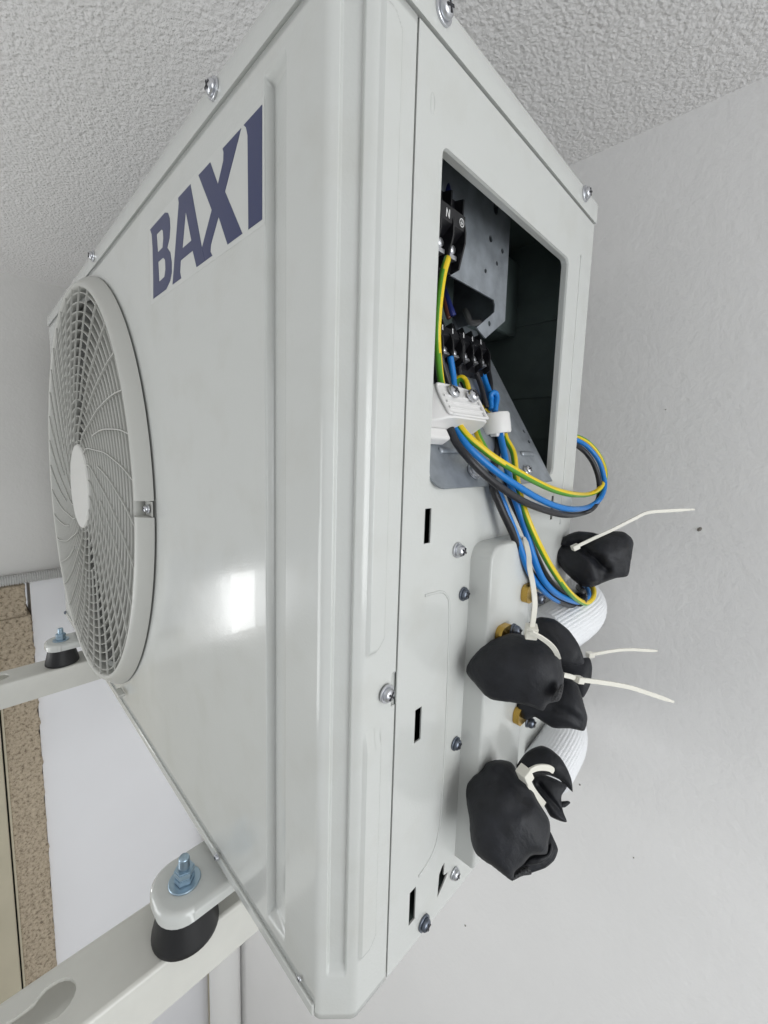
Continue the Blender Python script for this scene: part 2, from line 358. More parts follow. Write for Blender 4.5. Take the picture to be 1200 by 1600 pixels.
def stucco_mat(name, col):
    m = mat(name, col, 0.85)
    nt = m.node_tree
    b = nt.nodes["Principled BSDF"]
    geo = nt.nodes.new("ShaderNodeNewGeometry")
    n1 = nt.nodes.new("ShaderNodeTexNoise")
    n1.inputs["Scale"].default_value = 185
    n1.inputs["Detail"].default_value = 4
    n1.inputs["Roughness"].default_value = 0.62
    n2 = nt.nodes.new("ShaderNodeTexVoronoi")
    n2.inputs["Scale"].default_value = 300
    n2.feature = 'SMOOTH_F1'
    nt.links.new(geo.outputs["Position"], n1.inputs["Vector"])
    nt.links.new(geo.outputs["Position"], n2.inputs["Vector"])
    ad = nt.nodes.new("ShaderNodeMath")
    ad.operation = 'MULTIPLY_ADD'
    nt.links.new(n2.outputs["Distance"], ad.inputs[0])
    ad.inputs[1].default_value = -0.45
    nt.links.new(n1.outputs["Fac"], ad.inputs[2])
    bp = nt.nodes.new("ShaderNodeBump")
    bp.inputs["Strength"].default_value = 1.0
    bp.inputs["Distance"].default_value = 0.0029
    nt.links.new(ad.outputs[0], bp.inputs["Height"])
    nt.links.new(bp.outputs["Normal"], b.inputs["Normal"])
    return m


M['ceiling'] = stucco_mat("textured_ceiling_paint", (0.90, 0.885, 0.88))


def rough_mat(name):
    m = mat(name, (0.4, 0.3, 0.2), 0.95)
    nt = m.node_tree
    b = nt.nodes["Principled BSDF"]
    geo = nt.nodes.new("ShaderNodeNewGeometry")
    n = nt.nodes.new("ShaderNodeTexNoise")
    n.inputs["Scale"].default_value = 150
    n.inputs["Detail"].default_value = 5
    n.inputs["Roughness"].default_value = 0.7
    nt.links.new(geo.outputs["Position"], n.inputs["Vector"])
    r = nt.nodes.new("ShaderNodeValToRGB")
    e = r.color_ramp.elements
    e[0].position = 0.33
    e[0].color = (0.19, 0.145, 0.10, 1)
    e[1].position = 0.72
    e[1].color = (0.72, 0.62, 0.48, 1)
    k = e.new(0.48)
    k.color = (0.54, 0.445, 0.33, 1)
    nt.links.new(n.outputs["Fac"], r.inputs["Fac"])
    nt.links.new(r.outputs["Color"], b.inputs["Base Color"])
    bp = nt.nodes.new("ShaderNodeBump")
    bp.inputs["Strength"].default_value = 0.9
    bp.inputs["Distance"].default_value = 0.006
    nt.links.new(n.outputs["Fac"], bp.inputs["Height"])
    nt.links.new(bp.outputs["Normal"], b.inputs["Normal"])
    return m


M['rough'] = rough_mat("rough_render")

# ------------------------------------------------------------------ helpers
COL = sc.collection


def link(name, me, m, parent=None, smooth=False):
    o = bpy.data.objects.new(name, me)
    COL.objects.link(o)
    if m is not None and not me.materials:
        for k in (m if isinstance(m, (list, tuple)) else [m]):
            me.materials.append(k)
    if smooth:
        me.polygons.foreach_set("use_smooth", [True] * len(me.polygons))
    if parent is not None:
        o.parent = parent
        o.matrix_parent_inverse = Matrix.Translation(parent.location).inverted() if parent.type == 'EMPTY' else Matrix()
    return o


def thing(name, label, cat, loc=(0, 0, 0), group=None):
    o = bpy.data.objects.new(name, None)
    o.empty_display_size = 0.02
    COL.objects.link(o)
    o.location = loc
    o['label'] = label
    o['category'] = cat
    if group:
        o['group'] = group
    return o


def tag(o, label, cat, group=None):
    o['label'] = label
    o['category'] = cat
    if group:
        o['group'] = group
    return o


def mesh(name, v, f):
    me = bpy.data.meshes.new(name)
    me.from_pydata([tuple(a) for a in v], [], f)
    me.update()
    return me


def fixn(me):
    bm = bmesh.new()
    bm.from_mesh(me)
    bmesh.ops.recalc_face_normals(bm, faces=bm.faces)
    bm.to_mesh(me)
    bm.free()
    return me


def box_me(name, lo, hi, bev=0.0, seg=2):
    bm = bmesh.new()
    bmesh.ops.create_cube(bm, size=1)
    for v in bm.verts:
        v.co = Vector([lo[i] + (v.co[i] + .5) * (hi[i] - lo[i]) for i in range(3)])
    if bev:
        bmesh.ops.bevel(bm, geom=bm.edges[:] + bm.verts[:], offset=bev, segments=seg, profile=0.5, affect='EDGES')
    me = bpy.data.meshes.new(name)
    bm.to_mesh(me)
    bm.free()
    return me


def box(name, lo, hi, m, parent=None, bev=0.0, seg=2):
    return link(name, box_me(name, lo, hi, bev, seg), m, parent, smooth=False)


def plate_me(name, outer, holes, origin, eu, ev, thick):
    """polygon with holes in the (eu, ev) plane, thickness along eu x ev (towards its negative)."""
    eu, ev, o = Vector(eu), Vector(ev), Vector(origin)
    en = eu.cross(ev).normalized()
    loops = [outer] + list(holes)
    pts = [p for l in loops for p in l]
    tri = tessellate_polygon([[Vector((p[0], p[1], 0)) for p in l] for l in loops])
    n = len(pts)
    v = [o + eu * p[0] + ev * p[1] for p in pts] + [o + eu * p[0] + ev * p[1] - en * thick for p in pts]
    f = []
    for t in tri:
        a, b, c = [Vector((*pts[i], 0)) for i in t]
        if (b - a).cross(c - a).z < 0:
            t = (t[0], t[2], t[1])
        f.append(tuple(t))
        f.append((t[2] + n, t[1] + n, t[0] + n))
    k = 0
    for l in loops:
        m_ = len(l)
        for i in range(m_):
            a, b = k + i, k + (i + 1) % m_
            f.append((a, a + n, b + n, b))
        k += m_
    return fixn(mesh(name, v, f))


def rrect(x0, y0, x1, y1, r, n=5):
    pts = []
    for cx, cy, a0 in ((x1 - r, y0 + r, -90), (x1 - r, y1 - r, 0), (x0 + r, y1 - r, 90), (x0 + r, y0 + r, 180)):
        for i in range(n + 1):
            a = math.radians(a0 + 90 * i / n)
            pts.append((cx + r * math.cos(a), cy + r * math.sin(a)))
    return pts


def circle(cx, cy, r, n=20):
    return [(cx + r * math.cos(2 * math.pi * i / n), cy + r * math.sin(2 * math.pi * i / n)) for i in range(n)]


def catmull(P, n=8):
    P = [Vector(p) for p in P]
    out = []
    for i in range(len(P) - 1):
        p0 = P[i - 1] if i else P[0] * 2 - P[1]
        p1, p2 = P[i], P[i + 1]
        p3 = P[i + 2] if i + 2 < len(P) else P[-1] * 2 - P[-2]
        for k in range(n):
            t = k / n
            out.append(0.5 * ((2 * p1) + (p2 - p0) * t + (2 * p0 - 5 * p1 + 4 * p2 - p3) * t * t + (3 * p1 - p0 - 3 * p2 + p3) * t ** 3))
    out.append(P[-1])
    return out


def frames(path, up=None):
    T = []
    for i in range(len(path)):
        a = path[max(i - 1, 0)]
        b = path[min(i + 1, len(path) - 1)]
        T.append((b - a).normalized())
    n = Vector(up) if up else (Vector((0, 0, 1)) if abs(T[0].z) < .9 else Vector((1, 0, 0)))
    n = (n - T[0] * n.dot(T[0])).normalized()
    F = []
    for i, t in enumerate(T):
        if i:
            n = T[i - 1].rotation_difference(t) @ n
            n = (n - t * n.dot(t)).normalized()
        F.append((t, n, t.cross(n)))
    return F


def sweep_me(name, path, prof, up=None, closed=False, scale=None):
    """prof: list of 2D points (closed loop). scale: fn(i/len) -> factor"""
    F = frames(path, up)
    k = len(prof)
    v, f = [], []
    for i, (p, (t, n, b)) in enumerate(zip(path, F)):
        s = scale(i / (len(path) - 1)) if scale else 1
        v += [p + (n * q[0] + b * q[1]) * s for q in prof]
    for i in range(len(path) - 1):
        for j in range(k):
            f.append((i * k + j, i * k + (j + 1) % k, (i + 1) * k + (j + 1) % k, (i + 1) * k + j))
    f.append(tuple(range(k - 1, -1, -1)))
    f.append(tuple((len(path) - 1) * k + j for j in range(k)))
    return mesh(name, v, f)


def ring_prof(r, n=10, ph=0):
    return [(r * math.cos(2 * math.pi * i / n + ph), r * math.sin(2 * math.pi * i / n + ph)) for i in range(n)]


def smooth_all(me):
    me.polygons.foreach_set("use_smooth", [True] * len(me.polygons))
    return me


def wire(parent, pts, r, m, stripe=None, twist=0.0, ph=0.0, n=12, nm="wire"):
    r *= 1.06
    path = catmull(pts, 7)
    me = sweep_me(nm, path, ring_prof(r, n), up=(0.3, 0.2, 1))
    me.materials.append(M[m])
    if stripe:
        me.materials.append(M[stripe])
        k = n
        for i in range(len(path) - 1):
            for j in range(n):
                a = (j + 0.5) / n * 2 * math.pi + ph + twist * i
                if math.cos(a) > 0.28:
                    me.polygons[i * k + j].material_index = 1
    smooth_all(me)
    return link(nm, me, None, parent)


def lathe_me(name, prof, axis_o, axis_d, n=24, a0=0.0, a1=2 * math.pi, ref=None, cap=False):
    """prof: (r, h) points; h along axis_d"""
    d = Vector(axis_d).normalized()
    o = Vector(axis_o)
    e1 = Vector(ref) if ref else (Vector((0, 0, 1)) if abs(d.z) < .9 else Vector((1, 0, 0)))
    e1 = (e1 - d * e1.dot(d)).normalized()
    e2 = d.cross(e1)
    full = abs(a1 - a0 - 2 * math.pi) < 1e-6
    cnt = n if full else n + 1
    v, f = [], []
    for i in range(cnt):
        a = a0 + (a1 - a0) * i / n
        u = e1 * math.cos(a) + e2 * math.sin(a)
        v += [o + u * r + d * h for r, h in prof]
    k = len(prof)
    for i in range(n):
        i2 = (i + 1) % cnt
        for j in range(k - 1):
            f.append((i * k + j, i * k + j + 1, i2 * k + j + 1, i2 * k + j))
    if not full and cap:
        f.append(tuple(range(k)))
        f.append(tuple((cnt - 1) * k + j for j in range(k - 1, -1, -1)))
    me = mesh(name, v, f)
    bm = bmesh.new()
    bm.from_mesh(me)
    bmesh.ops.remove_doubles(bm, verts=bm.verts, dist=1e-7)
    bmesh.ops.recalc_face_normals(bm, faces=bm.faces)
    bm.to_mesh(me)
    bm.free()
    return me


def auto_smooth(o, deg=35):
    bm = bmesh.new()
    bm.from_mesh(o.data)
    for e in bm.edges:
        if len(e.link_faces) == 2:
            e.smooth = e.calc_face_angle(0) < math.radians(deg)
    for f in bm.faces:
        f.smooth = True
    bm.to_mesh(o.data)
    bm.free()
    return o


_screw_cache = {}


def screw(parent, pos, nrm, r=0.0045, m='zinc', washer=1.35, roll=0.4, tall=1.0, nm="screw"):
    """pan head on a washer, recess shade laid on as a dark cross; part > washer, recess_shade_cross"""
    key = (m, round(r, 5), washer, tall)
    if key not in _screw_cache:
        h = r * 0.72 * tall
        w = 0.28 * r
        me = lathe_me("screw", [(r * .55, 0), (r * .96, w), (r, w + h * .3), (r * .93, w + h * .62), (r * .7, w + h * .9), (r * .35, w + h), (0, w + h * 1.02)],
                      (0, 0, 0), (0, 0, 1), 20)
        me.materials.append(M[m])
        smooth_all(me)
        wm = lathe_me("washer", [(0, 0), (r * washer, 0), (r * washer, w * .8), (r * washer * .95, w), (r * .6, w * 1.05)], (0, 0, 0), (0, 0, 1), 24)
        wm.materials.append(M[m])
        c = r * .14
        L = r * .62
        bm = bmesh.new()
        for a, b in ((L, c), (c, L)):
            g = bmesh.ops.create_cube(bm, size=1)['verts']
            for q in g:
                q.co = Vector((q.co.x * 2 * a, q.co.y * 2 * b, w + h * (.93 if abs(q.co.x) < 9 else 1) + q.co.z * h * .26 + (0.0 if a > b else 2e-5)))
        cm = bpy.data.meshes.new("recess_shade_cross")
        bm.to_mesh(cm)
        bm.free()
        cm.materials.append(M['recess'])  # dark raised cross stands in for the shade inside the slots
        _screw_cache[key] = (me, wm, cm)
    me, wm, cm = _screw_cache[key]
    q = Vector(nrm).to_track_quat('Z', 'Y')
    mw = Matrix.Translation(Vector(pos)) @ q.to_matrix().to_4x4() @ Matrix.Rotation(roll, 4, 'Z')
    o = bpy.data.objects.new(nm, me)
    COL.objects.link(o)
    o.parent = parent
    o.matrix_parent_inverse = Matrix.Translation(parent.location).inverted()
    o.matrix_basis = mw
    for nme, mm in (("washer", wm), ("recess_shade_cross", cm)):
        if nme == "washer" and not washer:
            continue
        c = bpy.data.objects.new(nme, mm)
        COL.objects.link(c)
        c.parent = o
    return o


def sstep(a, b, x):
    t = max(0.0, min(1.0, (x - a) / (b - a)))
    return t * t * (3 - 2 * t)


def bandf(x, a, b, w):
    return sstep(a - w / 2, a + w / 2, x) * (1 - sstep(b - w / 2, b + w / 2, x))


# ------------------------------------------------------------------ dimensions
H, W, D = 0.554, 0.8177, 0.290
YW, ZC, XL = 0.410, 0.673, -1.0306
FX, FZ = -0.528, 0.272          # fan centre

CHIPS = PTS['chips']
# ------------------------------------------------------------------ the setting
def struct(o, label=None):
    o['kind'] = 'structure'
    return o


def sheet(name, a, b, c, d, m):
    return struct(link(name, mesh(name, [a, b, c, d], [(0, 1, 2, 3)]), m))


sheet("ceiling", (-1.6, -1.9, ZC), (-1.6, 0.6, ZC), (2.2, 0.6, ZC), (2.2, -1.9, ZC), M['ceiling'])
WB = sheet("wall_back", (-1.2, YW, -2.2), (2.2, YW, -2.2), (2.2, YW, ZC + .1), (-1.2, YW, ZC + .1), M['wall'])
for (x, z, a, b) in CHIPS:
    me = lathe_me("plaster_chip", [(0, .0012), (.6, .0009), (1.0, 0)], (0, 0, 0), (0, -1, 0), 7)
    o = link("plaster_chip", me, M['chip'], WB)
    o.matrix_basis = Matrix.Translation((x, YW, z)) @ Matrix.Rotation(x * 7, 4, 'Y') @ Matrix.Diagonal((a, 1, b, 1))
sheet("floor", (-1.2, -2.4, -2.2), (2.6, -2.4, -2.2), (2.6, YW, -2.2), (-1.2, YW, -2.2), M['floor'])
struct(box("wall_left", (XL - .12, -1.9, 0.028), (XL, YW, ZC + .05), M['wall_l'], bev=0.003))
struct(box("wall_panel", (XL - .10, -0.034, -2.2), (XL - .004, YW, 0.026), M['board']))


def rough_strip(name, y0, y1, z0, z1, step, label):
    ny = max(2, int((y1 - y0) / step))
    nz = max(2, int((z1 - z0) / step))
    v, f = [], []
    for i in range(nz + 1):
        for j in range(ny + 1):
            y = y0 + (y1 - y0) * j / ny
            z = z0 + (z1 - z0) * i / nz
            e = noise.noise(Vector((y * 60, z * 60, 3))) * .003 + noise.noise(Vector((y * 230, z * 230, 9))) * .002
            edge = 0.0
            if j == ny:
                edge = noise.noise(Vector((z * 40, 1, 5))) * .004 + noise.noise(Vector((z * 160, 1, 8))) * .002
            v.append((XL + 0.004 + e, y + edge, z))
    k = ny + 1
    for i in range(nz):
        for j in range(ny):
            f.append((i * k + j, i * k + j + 1, (i + 1) * k + j + 1, (i + 1) * k + j))
    # back side
    n0 = len(v)
    rim = [j for j in range(k)] + [i * k + ny for i in range(1, nz + 1)] + [nz * k + j for j in range(ny - 1, -1, -1)] + [i * k for i in range(nz - 1, 0, -1)]
    for r_ in rim:
        v.append((XL - .09, v[r_][1], v[r_][2]))
    for i in range(len(rim)):
        f.append((rim[i], n0 + i, n0 + (i + 1) % len(rim), rim[(i + 1) % len(rim)]))
    o = link(name, mesh(name, v, f), M['rough'], smooth=True)
    return o


struct(box("reflection_dimmer", (XL - .12, -0.90, -2.2), (XL, -0.220, -0.30), M['reflection_dimmer'], bev=0.003))  # unseen block, added to darken the lower front panel's reflection
PS = thing("rough_plaster_strip", "rough tan plaster strip down the wall under the corrugated conduit", "plaster", (XL, -0.07, -1.3))
for z0, z1, y1 in ((-0.0525, 0.018, -0.043), (-1.42, -0.0545, -0.035)):
    o = rough_strip("plaster_piece", -0.0955, y1, z0, z1, 0.0035, None)
    o.parent = PS
    o.matrix_parent_inverse = Matrix.Translation(PS.location).inverted()

FRM = thing("door_frame", "beige door frame at the lower left beside the rough plaster", "frame", (XL, -0.13, -1.3))
box("jamb", (XL - .06, -0.150, -1.6), (XL + .012, -0.1015, 0.02), M['beige'], FRM, bev=0.004)
box("outer_jamb", (XL - .06, -0.215, -1.6), (XL + .020, -0.1525, 0.02), M['beige'], FRM, bev=0.004)
box("inner_bead", (XL - .06, -0.0985, -1.6), (XL + .008, -0.0945, 0.018), M['beige'], FRM, bev=0.001)
box("joint", (XL - .06, -0.1015, -1.6), (XL - .010, -0.0985, 0.0), M['black_gap'], FRM)

# corrugated conduit under the bulkhead
path = []
prof = []
nr = 150
y0, y1 = -0.22, 0.40
for i in range(nr * 4 + 1):
    y = (y1 - y0) * i / (nr * 4)
    ph = i % 4
    prof.append((0.0118 if ph in (0, 1) else 0.0098, y))
o = link("corrugated_conduit", lathe_me("corrugated_conduit", prof, (XL + .013, y0, 0.0345), (0, 1, 0), 14), M['conduit'], smooth=True)
tag(o, "grey corrugated conduit running along the left wall above the plaster", "conduit")

# white pipe in the corner and the beige trim next to it
o = link("corner_pipe", lathe_me("corner_pipe", [(0, 0), (0.046, 0), (0.046, 1.9), (0, 1.9)], (-0.955, 0.362, -2.2), (0, 0, 1), 28), M['tube'])
auto_smooth(o)
tag(o, "white vertical pipe in the wall corner below the bracket", "pipe")
o = box("corner_trim", (XL - .003, 0.338, -2.2), (XL + .006, 0.356, -0.25), M['beige'], bev=0.002)
tag(o, "narrow beige trim strip beside the white corner pipe", "trim")

# ------------------------------------------------------------------ air conditioner
AC = thing("air_conditioner", "off-white outdoor air conditioner with round fan grille and open wiring compartment", "air conditioner", (-0.41, 0.145, 0.0))

# ---- front panel: one pressed sheet, front + corner chamfer + side strip, with grooves and fan opening
c1 = 0.0151
c2 = 0.0160
plan = []   # (x, y, nx, ny, kind, s)


def add_front(x):
    plan.append((x, 0.0, 0.0, -1.0, 'f', x))


xs = [-W + 0.0005]
x = -W
while x < -0.105:
    x += 0.0055
    xs.append(x)
while x < -c1 - 0.0030:
    x += 0.0005
    xs.append(min(x, -c1 - 0.0030))
for x in xs:
    add_front(x)
ln = math.hypot(c1, c2)
cn = (c2 / ln, -c1 / ln)
rr_ = 0.003
# rounded bend front->chamfer
for i in range(1, 6):
    t = i / 6
    a = Vector((-c1 - rr_, 0))
    b = Vector((-c1, 0))
    c = Vector((-c1 + rr_ * c1 / ln, rr_ * c2 / ln))
    p = a * (1 - t) ** 2 + b * 2 * t * (1 - t) + c * t * t
    n_ = (Vector((0, -1)) * (1 - t) + Vector(cn) * t).normalized()
    plan.append((p.x, p.y, n_.x, n_.y, 'b', 0))
m_ = 48
for i in range(m_ + 1):
    s = rr_ + (ln - 2 * rr_) * i / m_
    plan.append((-c1 + s * c1 / ln, s * c2 / ln, cn[0], cn[1], 'c', s))
for i in range(1, 6):
    t = i / 6
    a = Vector((-rr_ * c1 / ln, c2 - rr_ * c2 / ln))
    b = Vector((0, c2))
    c = Vector((0, c2 + rr_))
    p = a * (1 - t) ** 2 + b * 2 * t * (1 - t) + c * t * t
    n_ = (Vector(cn) * (1 - t) + Vector((1, 0)) * t).normalized()
    plan.append((p.x, p.y, n_.x, n_.y, 'b', 0))
y = c2 + rr_
while y < 0.0418:
    plan.append((0.0, y, 1.0, 0.0, 's', y))
    y += 0.0005
plan.append((0.0, 0.0420, 1.0, 0.0, 's', 0.0420))

zs = []
zs.append(0.0006)
zs.append(0.0045)
z = 0.0088
ZTOP = 0.5352
while z < ZTOP:
    zs.append(z)
    dense = (0.012 < z < 0.05) or (0.505 < z < 0.53) or (0.175 < z < 0.23)
    z += 0.0014 if dense else 0.0055
zs.append(ZTOP)


def press(kind, s, z):
    """outward offset of the sheet (m)"""
    if kind == 'f':
        # trough: sharp wall on the left, floor ramping out to a small wall on the right
        t = (s + 0.0690) / 0.0200
        dep = (0.0056 - 0.0034 * max(0, min(1, t))) * bandf(s, -0.0690, -0.0490, 0.0011)
        d = -dep * bandf(z, 0.0215, 0.5215, 0.004)
        r = math.hypot(s - FX, z - FZ)
        d += 0.0004 * (1 - sstep(0.268, 0.276, r))
        return d
    if kind == 'c':
        return -0.0030 * bandf(s, ln * .27, ln * .73, 0.0016) * bandf(z, 0.0315, 0.527, 0.005)
    if kind == 's':
        yy = s
        # ends of the embossed step curl back towards the corner
        d = 0.0
        for z0, z1 in ((0.222, 0.5265), (0.0385, 0.172)):
            cut = 0.0305
            e = min(z - z0, z1 - z)
            if e < 0.006:
                cut -= (0.006 - max(e, 0)) * 0.9
            d = max(d, 0.0020 * (1 - sstep(cut - 0.0009, cut + 0.0012, yy)) * bandf(z, z0, z1, 0.003))
        return d
    return 0.0


v, f = [], []
for z in zs:
    for (x, y, nx, ny, kd, s) in plan:
        d = press(kd, s, z)
        v.append((x + nx * d, y + ny * d, z))
k = len(plan)
for i in range(len(zs) - 1):
    zc = (zs[i] + zs[i + 1]) / 2
    for j in range(k - 1):
        a, b = plan[j], plan[j + 1]
        xm = (a[0] + b[0]) / 2
        if a[4] == 'f' and math.hypot(xm - FX, zc - FZ) < 0.2375:
            continue
        if a[4] == 'f' and zc < 0.0086 and xm < -0.0172:
            continue
        if a[4] == 's' and a[5] > 0.0388 and abs(zc - 0.1945) < 0.0100:
            continue
        f.append((i * k + j, i * k + j + 1, (i + 1) * k + j + 1, (i + 1) * k + j))
me = mesh("front_panel", v, f)
fp = link("front_panel", me, M['paint'], AC, smooth=True)
md = fp.modifiers.new("thick", 'SOLIDIFY')
md.thickness = 0.0009
md.offset = -1

link("seam_return", mesh("seam_return", [(-.0022, .034, .004), (-.0022, .0455, .004), (-.0022, .0455, .535), (-.0022, .034, .535)], [(0, 1, 2, 3)]), M['paint'], AC)
# ---- side (service) panel: flat sheet with wiring opening and slots
slots = [(0.0629, 0.0689, 0.2751, 0.2959), (0.0612, 0.0675, 0.1500, 0.1719), (0.0631, 0.0694, 0.0200, 0.0443)]
OY0, OY1, OZ0, OZ1 = 0.0655, 0.2405, 0.3125, 0.4905
holes = [rrect(OY0, OZ0, OY1, OZ1, 0.005)]
for a, b, c, d in slots:
    holes.append([(a, c), (b, c), (b, d), (a, d)])
holes.append([(0.2415, 0.2725), (0.2460, 0.2725), (0.2460, 0.2937), (0.2415, 0.2937)])
holes.append([(0.0945, 0.0150), (0.1005, 0.0195), (0.1065, 0.0262), (0.1015, 0.0275), (0.1015, 0.0375), (0.0985, 0.0365), (0.0955, 0.0325)])
outer = [(0.0434, 0.0006), (0.2885, 0.0006), (0.2900, 0.0020), (0.2900, 0.5352), (0.0434, 0.5352)]
me = plate_me("side_panel", outer, holes, (0, 0, 0), (0, 1, 0), (0, 0, 1), 0.0010)
sp = link("side_panel", me, M['paint'], AC)

# inward folded lip round the opening
lp = rrect(OY0, OZ0, OY1, OZ1, 0.005)
lp2 = rrect(OY0 + .0006, OZ0 + .0006, OY1 - .0006, OZ1 - .0006, 0.0048)
v, f = [], []
n = len(lp)
for xx, l in ((0.0000, lp), (-0.0015, lp2), (-0.0058, lp2)):
    v += [(xx, p[0], p[1]) for p in l]
for r_ in range(2):
    for i in range(n):
        f.append((r_ * n + i, r_ * n + (i + 1) % n, (r_ + 1) * n + (i + 1) % n, (r_ + 1) * n + i))
lip = link("opening_lip", mesh("opening_lip", v, f), M['paint'], AC, smooth=False)
lip.modifiers.new("thick", 'SOLIDIFY').thickness = 0.0012

# embossed bead lines on the side panel


def bead(pts, r=0.0007, nm="embossed_line"):
    me = sweep_me(nm, catmull(pts, 4), [(r * 1.3 * math.cos(a), r * math.sin(a)) for a in [2 * math.pi * i / 8 for i in range(8)]], up=(0, 1, 0))
    return link(nm, smooth_all(me), M['paint'], AC)


bead([(0, 0.066, .2432), (0, .076, .2428), (0, .083, .2418), (0, .0885, .238), (0, .0918, .2305), (0, .0935, .20), (0, .0945, .15), (0, .0945, .10), (0, .0937, .077), (0, .0915, .066), (0, .0875, .0575), (0, .081, .0530), (0, .0715, .0500)])
bead([(0, .2640, .5000), (0, .2650, .4920), (0, .2650, .40), (0, .2650, .30), (0, .2645, .2660)])
# small oval dimple by the top
o = link("dimple", lathe_me("dimple", [(0, 0.0006), (0.0022, 0.0005), (0.0032, -0.0003)], (0, 0, 0), (1, 0, 0), 16), M['paint'], AC, smooth=True)
o.matrix_basis = Matrix.Translation((0, 0.0555, 0.5045)) @ Matrix.Diagonal((1, .7, 1.9, 1))

# raised valve plate
VX = 0.0155
me = box_me("valve_plate", (-0.0005, 0.1145, 0.0335), (VX, 0.1775, 0.2685), 0.0)
bm = bmesh.new()
bm.from_mesh(me)
for vv in bm.verts:      # slightly drawn-in sheet
    if vv.co.x > 0.01:
        vv.co.y += 0.0008 if vv.co.y < .15 else -0.0008
es = [e for e in bm.edges if abs(e.verts[0].co.x - e.verts[1].co.x) > .005 and e.verts[0].co.z > .2 and e.verts[1].co.z > .2]
bmesh.ops.bevel(bm, geom=es, offset=0.012, segments=6, profile=0.5, affect='EDGES')
es = [e for e in bm.edges if e.verts[0].co.x > .01 and e.verts[1].co.x > .01 and e.calc_face_angle(0) > .5]
bmesh.ops.bevel(bm, geom=es, offset=0.0022, segments=3, profile=0.5, affect='EDGES')
bm.to_mesh(me)
bm.free()
o = link("valve_plate", me, M['paint'], AC)
auto_smooth(o, 50)

# ---- lid
def lid_loop(off, z):
    a = off
    return [(-W - a, -a, z), (-c1 - a * .4, -a, z), (a, c2 - a * .4 * -0 - a * .6 + a * .6, z), (a, D + a, z), (-W - a, D + a, z)]


v = []
levels = [(0.0012, 0.5366), (0.0014, 0.5400), (0.0014, 0.5515), (0.0004, 0.5536), (-0.0014, 0.5541)]
for off, z in levels:
    v += lid_loop(off, z)
f = []
for r_ in range(len(levels) - 1):
    for i in range(5):
        f.append((r_ * 5 + i, r_ * 5 + (i + 1) % 5, (r_ + 1) * 5 + (i + 1) % 5, (r_ + 1) * 5 + i))
f.append(tuple((len(levels) - 1) * 5 + i for i in range(5)))
v2 = lid_loop(-0.0015, 0.5366)
n0 = len(v)
v += v2
for i in range(5):
    f.append((i, n0 + i, n0 + (i + 1) % 5, (i + 1) % 5))
lid = link("lid", fixn(mesh("lid", v, f)), M['paint'], AC)
auto_smooth(lid, 40)

# dark set-back strip closing the seam under the lid
o = link("seam_backing", mesh("seam_backing", [p for z in (0.5300, 0.5390) for p in lid_loop(-0.0022, z)],
                              [(i, (i + 1) % 5, 5 + (i + 1) % 5, 5 + i) for i in range(5)]), M['dark'], AC)

# ---- base pan
me = plate_me("base_pan", [(-W + .001, .0012), (-c1 - .001, .0012), (-.0022, c2), (-.0012, D - .001), (-W + .001, D - .001)], [], (0, 0, 0.0090), (1, 0, 0), (0, 1, 0), 0.0078)
link("base_pan", me, M['paint'], AC)
box("base_flange", (-W + .002, -0.0014, 0.0006), (-0.0176, 0.0008, 0.0080), M['paint'], AC, bev=0.0007)
# rear and left panels, inner casing
box("rear_panel", (-W + .0005, D - .0018, 0.010), (-0.0012, D - .0004, 0.535), M['paint'], AC)
box("left_panel", (-W + .0003, 0.0011, 0.010), (-W + .0014, D - .002, 0.535), M['paint'], AC)
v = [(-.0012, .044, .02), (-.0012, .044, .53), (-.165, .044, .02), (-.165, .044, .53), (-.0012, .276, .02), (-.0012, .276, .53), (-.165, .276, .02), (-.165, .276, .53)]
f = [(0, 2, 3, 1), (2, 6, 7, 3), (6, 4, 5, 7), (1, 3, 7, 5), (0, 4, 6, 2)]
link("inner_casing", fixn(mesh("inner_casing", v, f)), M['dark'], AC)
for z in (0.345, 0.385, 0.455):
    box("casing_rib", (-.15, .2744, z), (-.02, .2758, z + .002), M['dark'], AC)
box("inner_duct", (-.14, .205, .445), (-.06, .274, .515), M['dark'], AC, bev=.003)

# ---- fan guard
FG = link("fan_guard", lathe_me("fan_guard", [(0.2560, -0.0022), (0.2636, -0.0022), (0.2618, -0.006), (0.2560, -0.0125), (0.2535, -0.0150), (0.2512, -0.0157), (0.2490, -0.0150), (0.2478, -0.0125), (0.2475, 0.004)],
                                (FX, 0, FZ), (0, 1, 0), 180, math.radians(1.7), math.radians(358.3), ref=(math.cos(math.radians(-0.4)), 0, math.sin(math.radians(-0.4))), cap=True), M['guard'], AC)
auto_smooth(FG, 50)
nr = 18
for i in range(nr):
    r = 0.0615 + (0.2425 - 0.0615) * i / (nr - 1)
    w = 0.00055
    link("ring", lathe_me("ring", [(r - w, -.0125), (r - w * .5, -.0138), (r + w * .5, -.0138), (r + w, -.0125), (r + w * .7, -.0030), (r - w * .7, -.0030), (r - w, -.0125)], (FX, 0, FZ), (0, 1, 0), 96), M['guard'], FG, smooth=True)
tab = [(0.0545, 47.5), (0.075, 37.5), (0.1146, 20.2), (0.153, 12.6), (0.188, 7.1), (0.2215, 3.1), (0.2490, 0.0)]
for i in range(36):
    long = i % 2 == 0
    pts = []
    for r, a in tab:
        if not long and r < 0.1:
            continue
        t = math.radians(5.6 + 10 * i + a)
        pts.append((FX + r * math.cos(t), -.0146, FZ + r * math.sin(t)))
    me = sweep_me("spoke", catmull(pts, 5), [(.0012, -.00048), (.0012, .00048), (-.0006, .00056), (-.0006, -.00056)], up=(0, 1, 0))
    link("spoke", me, M['guard'], FG)
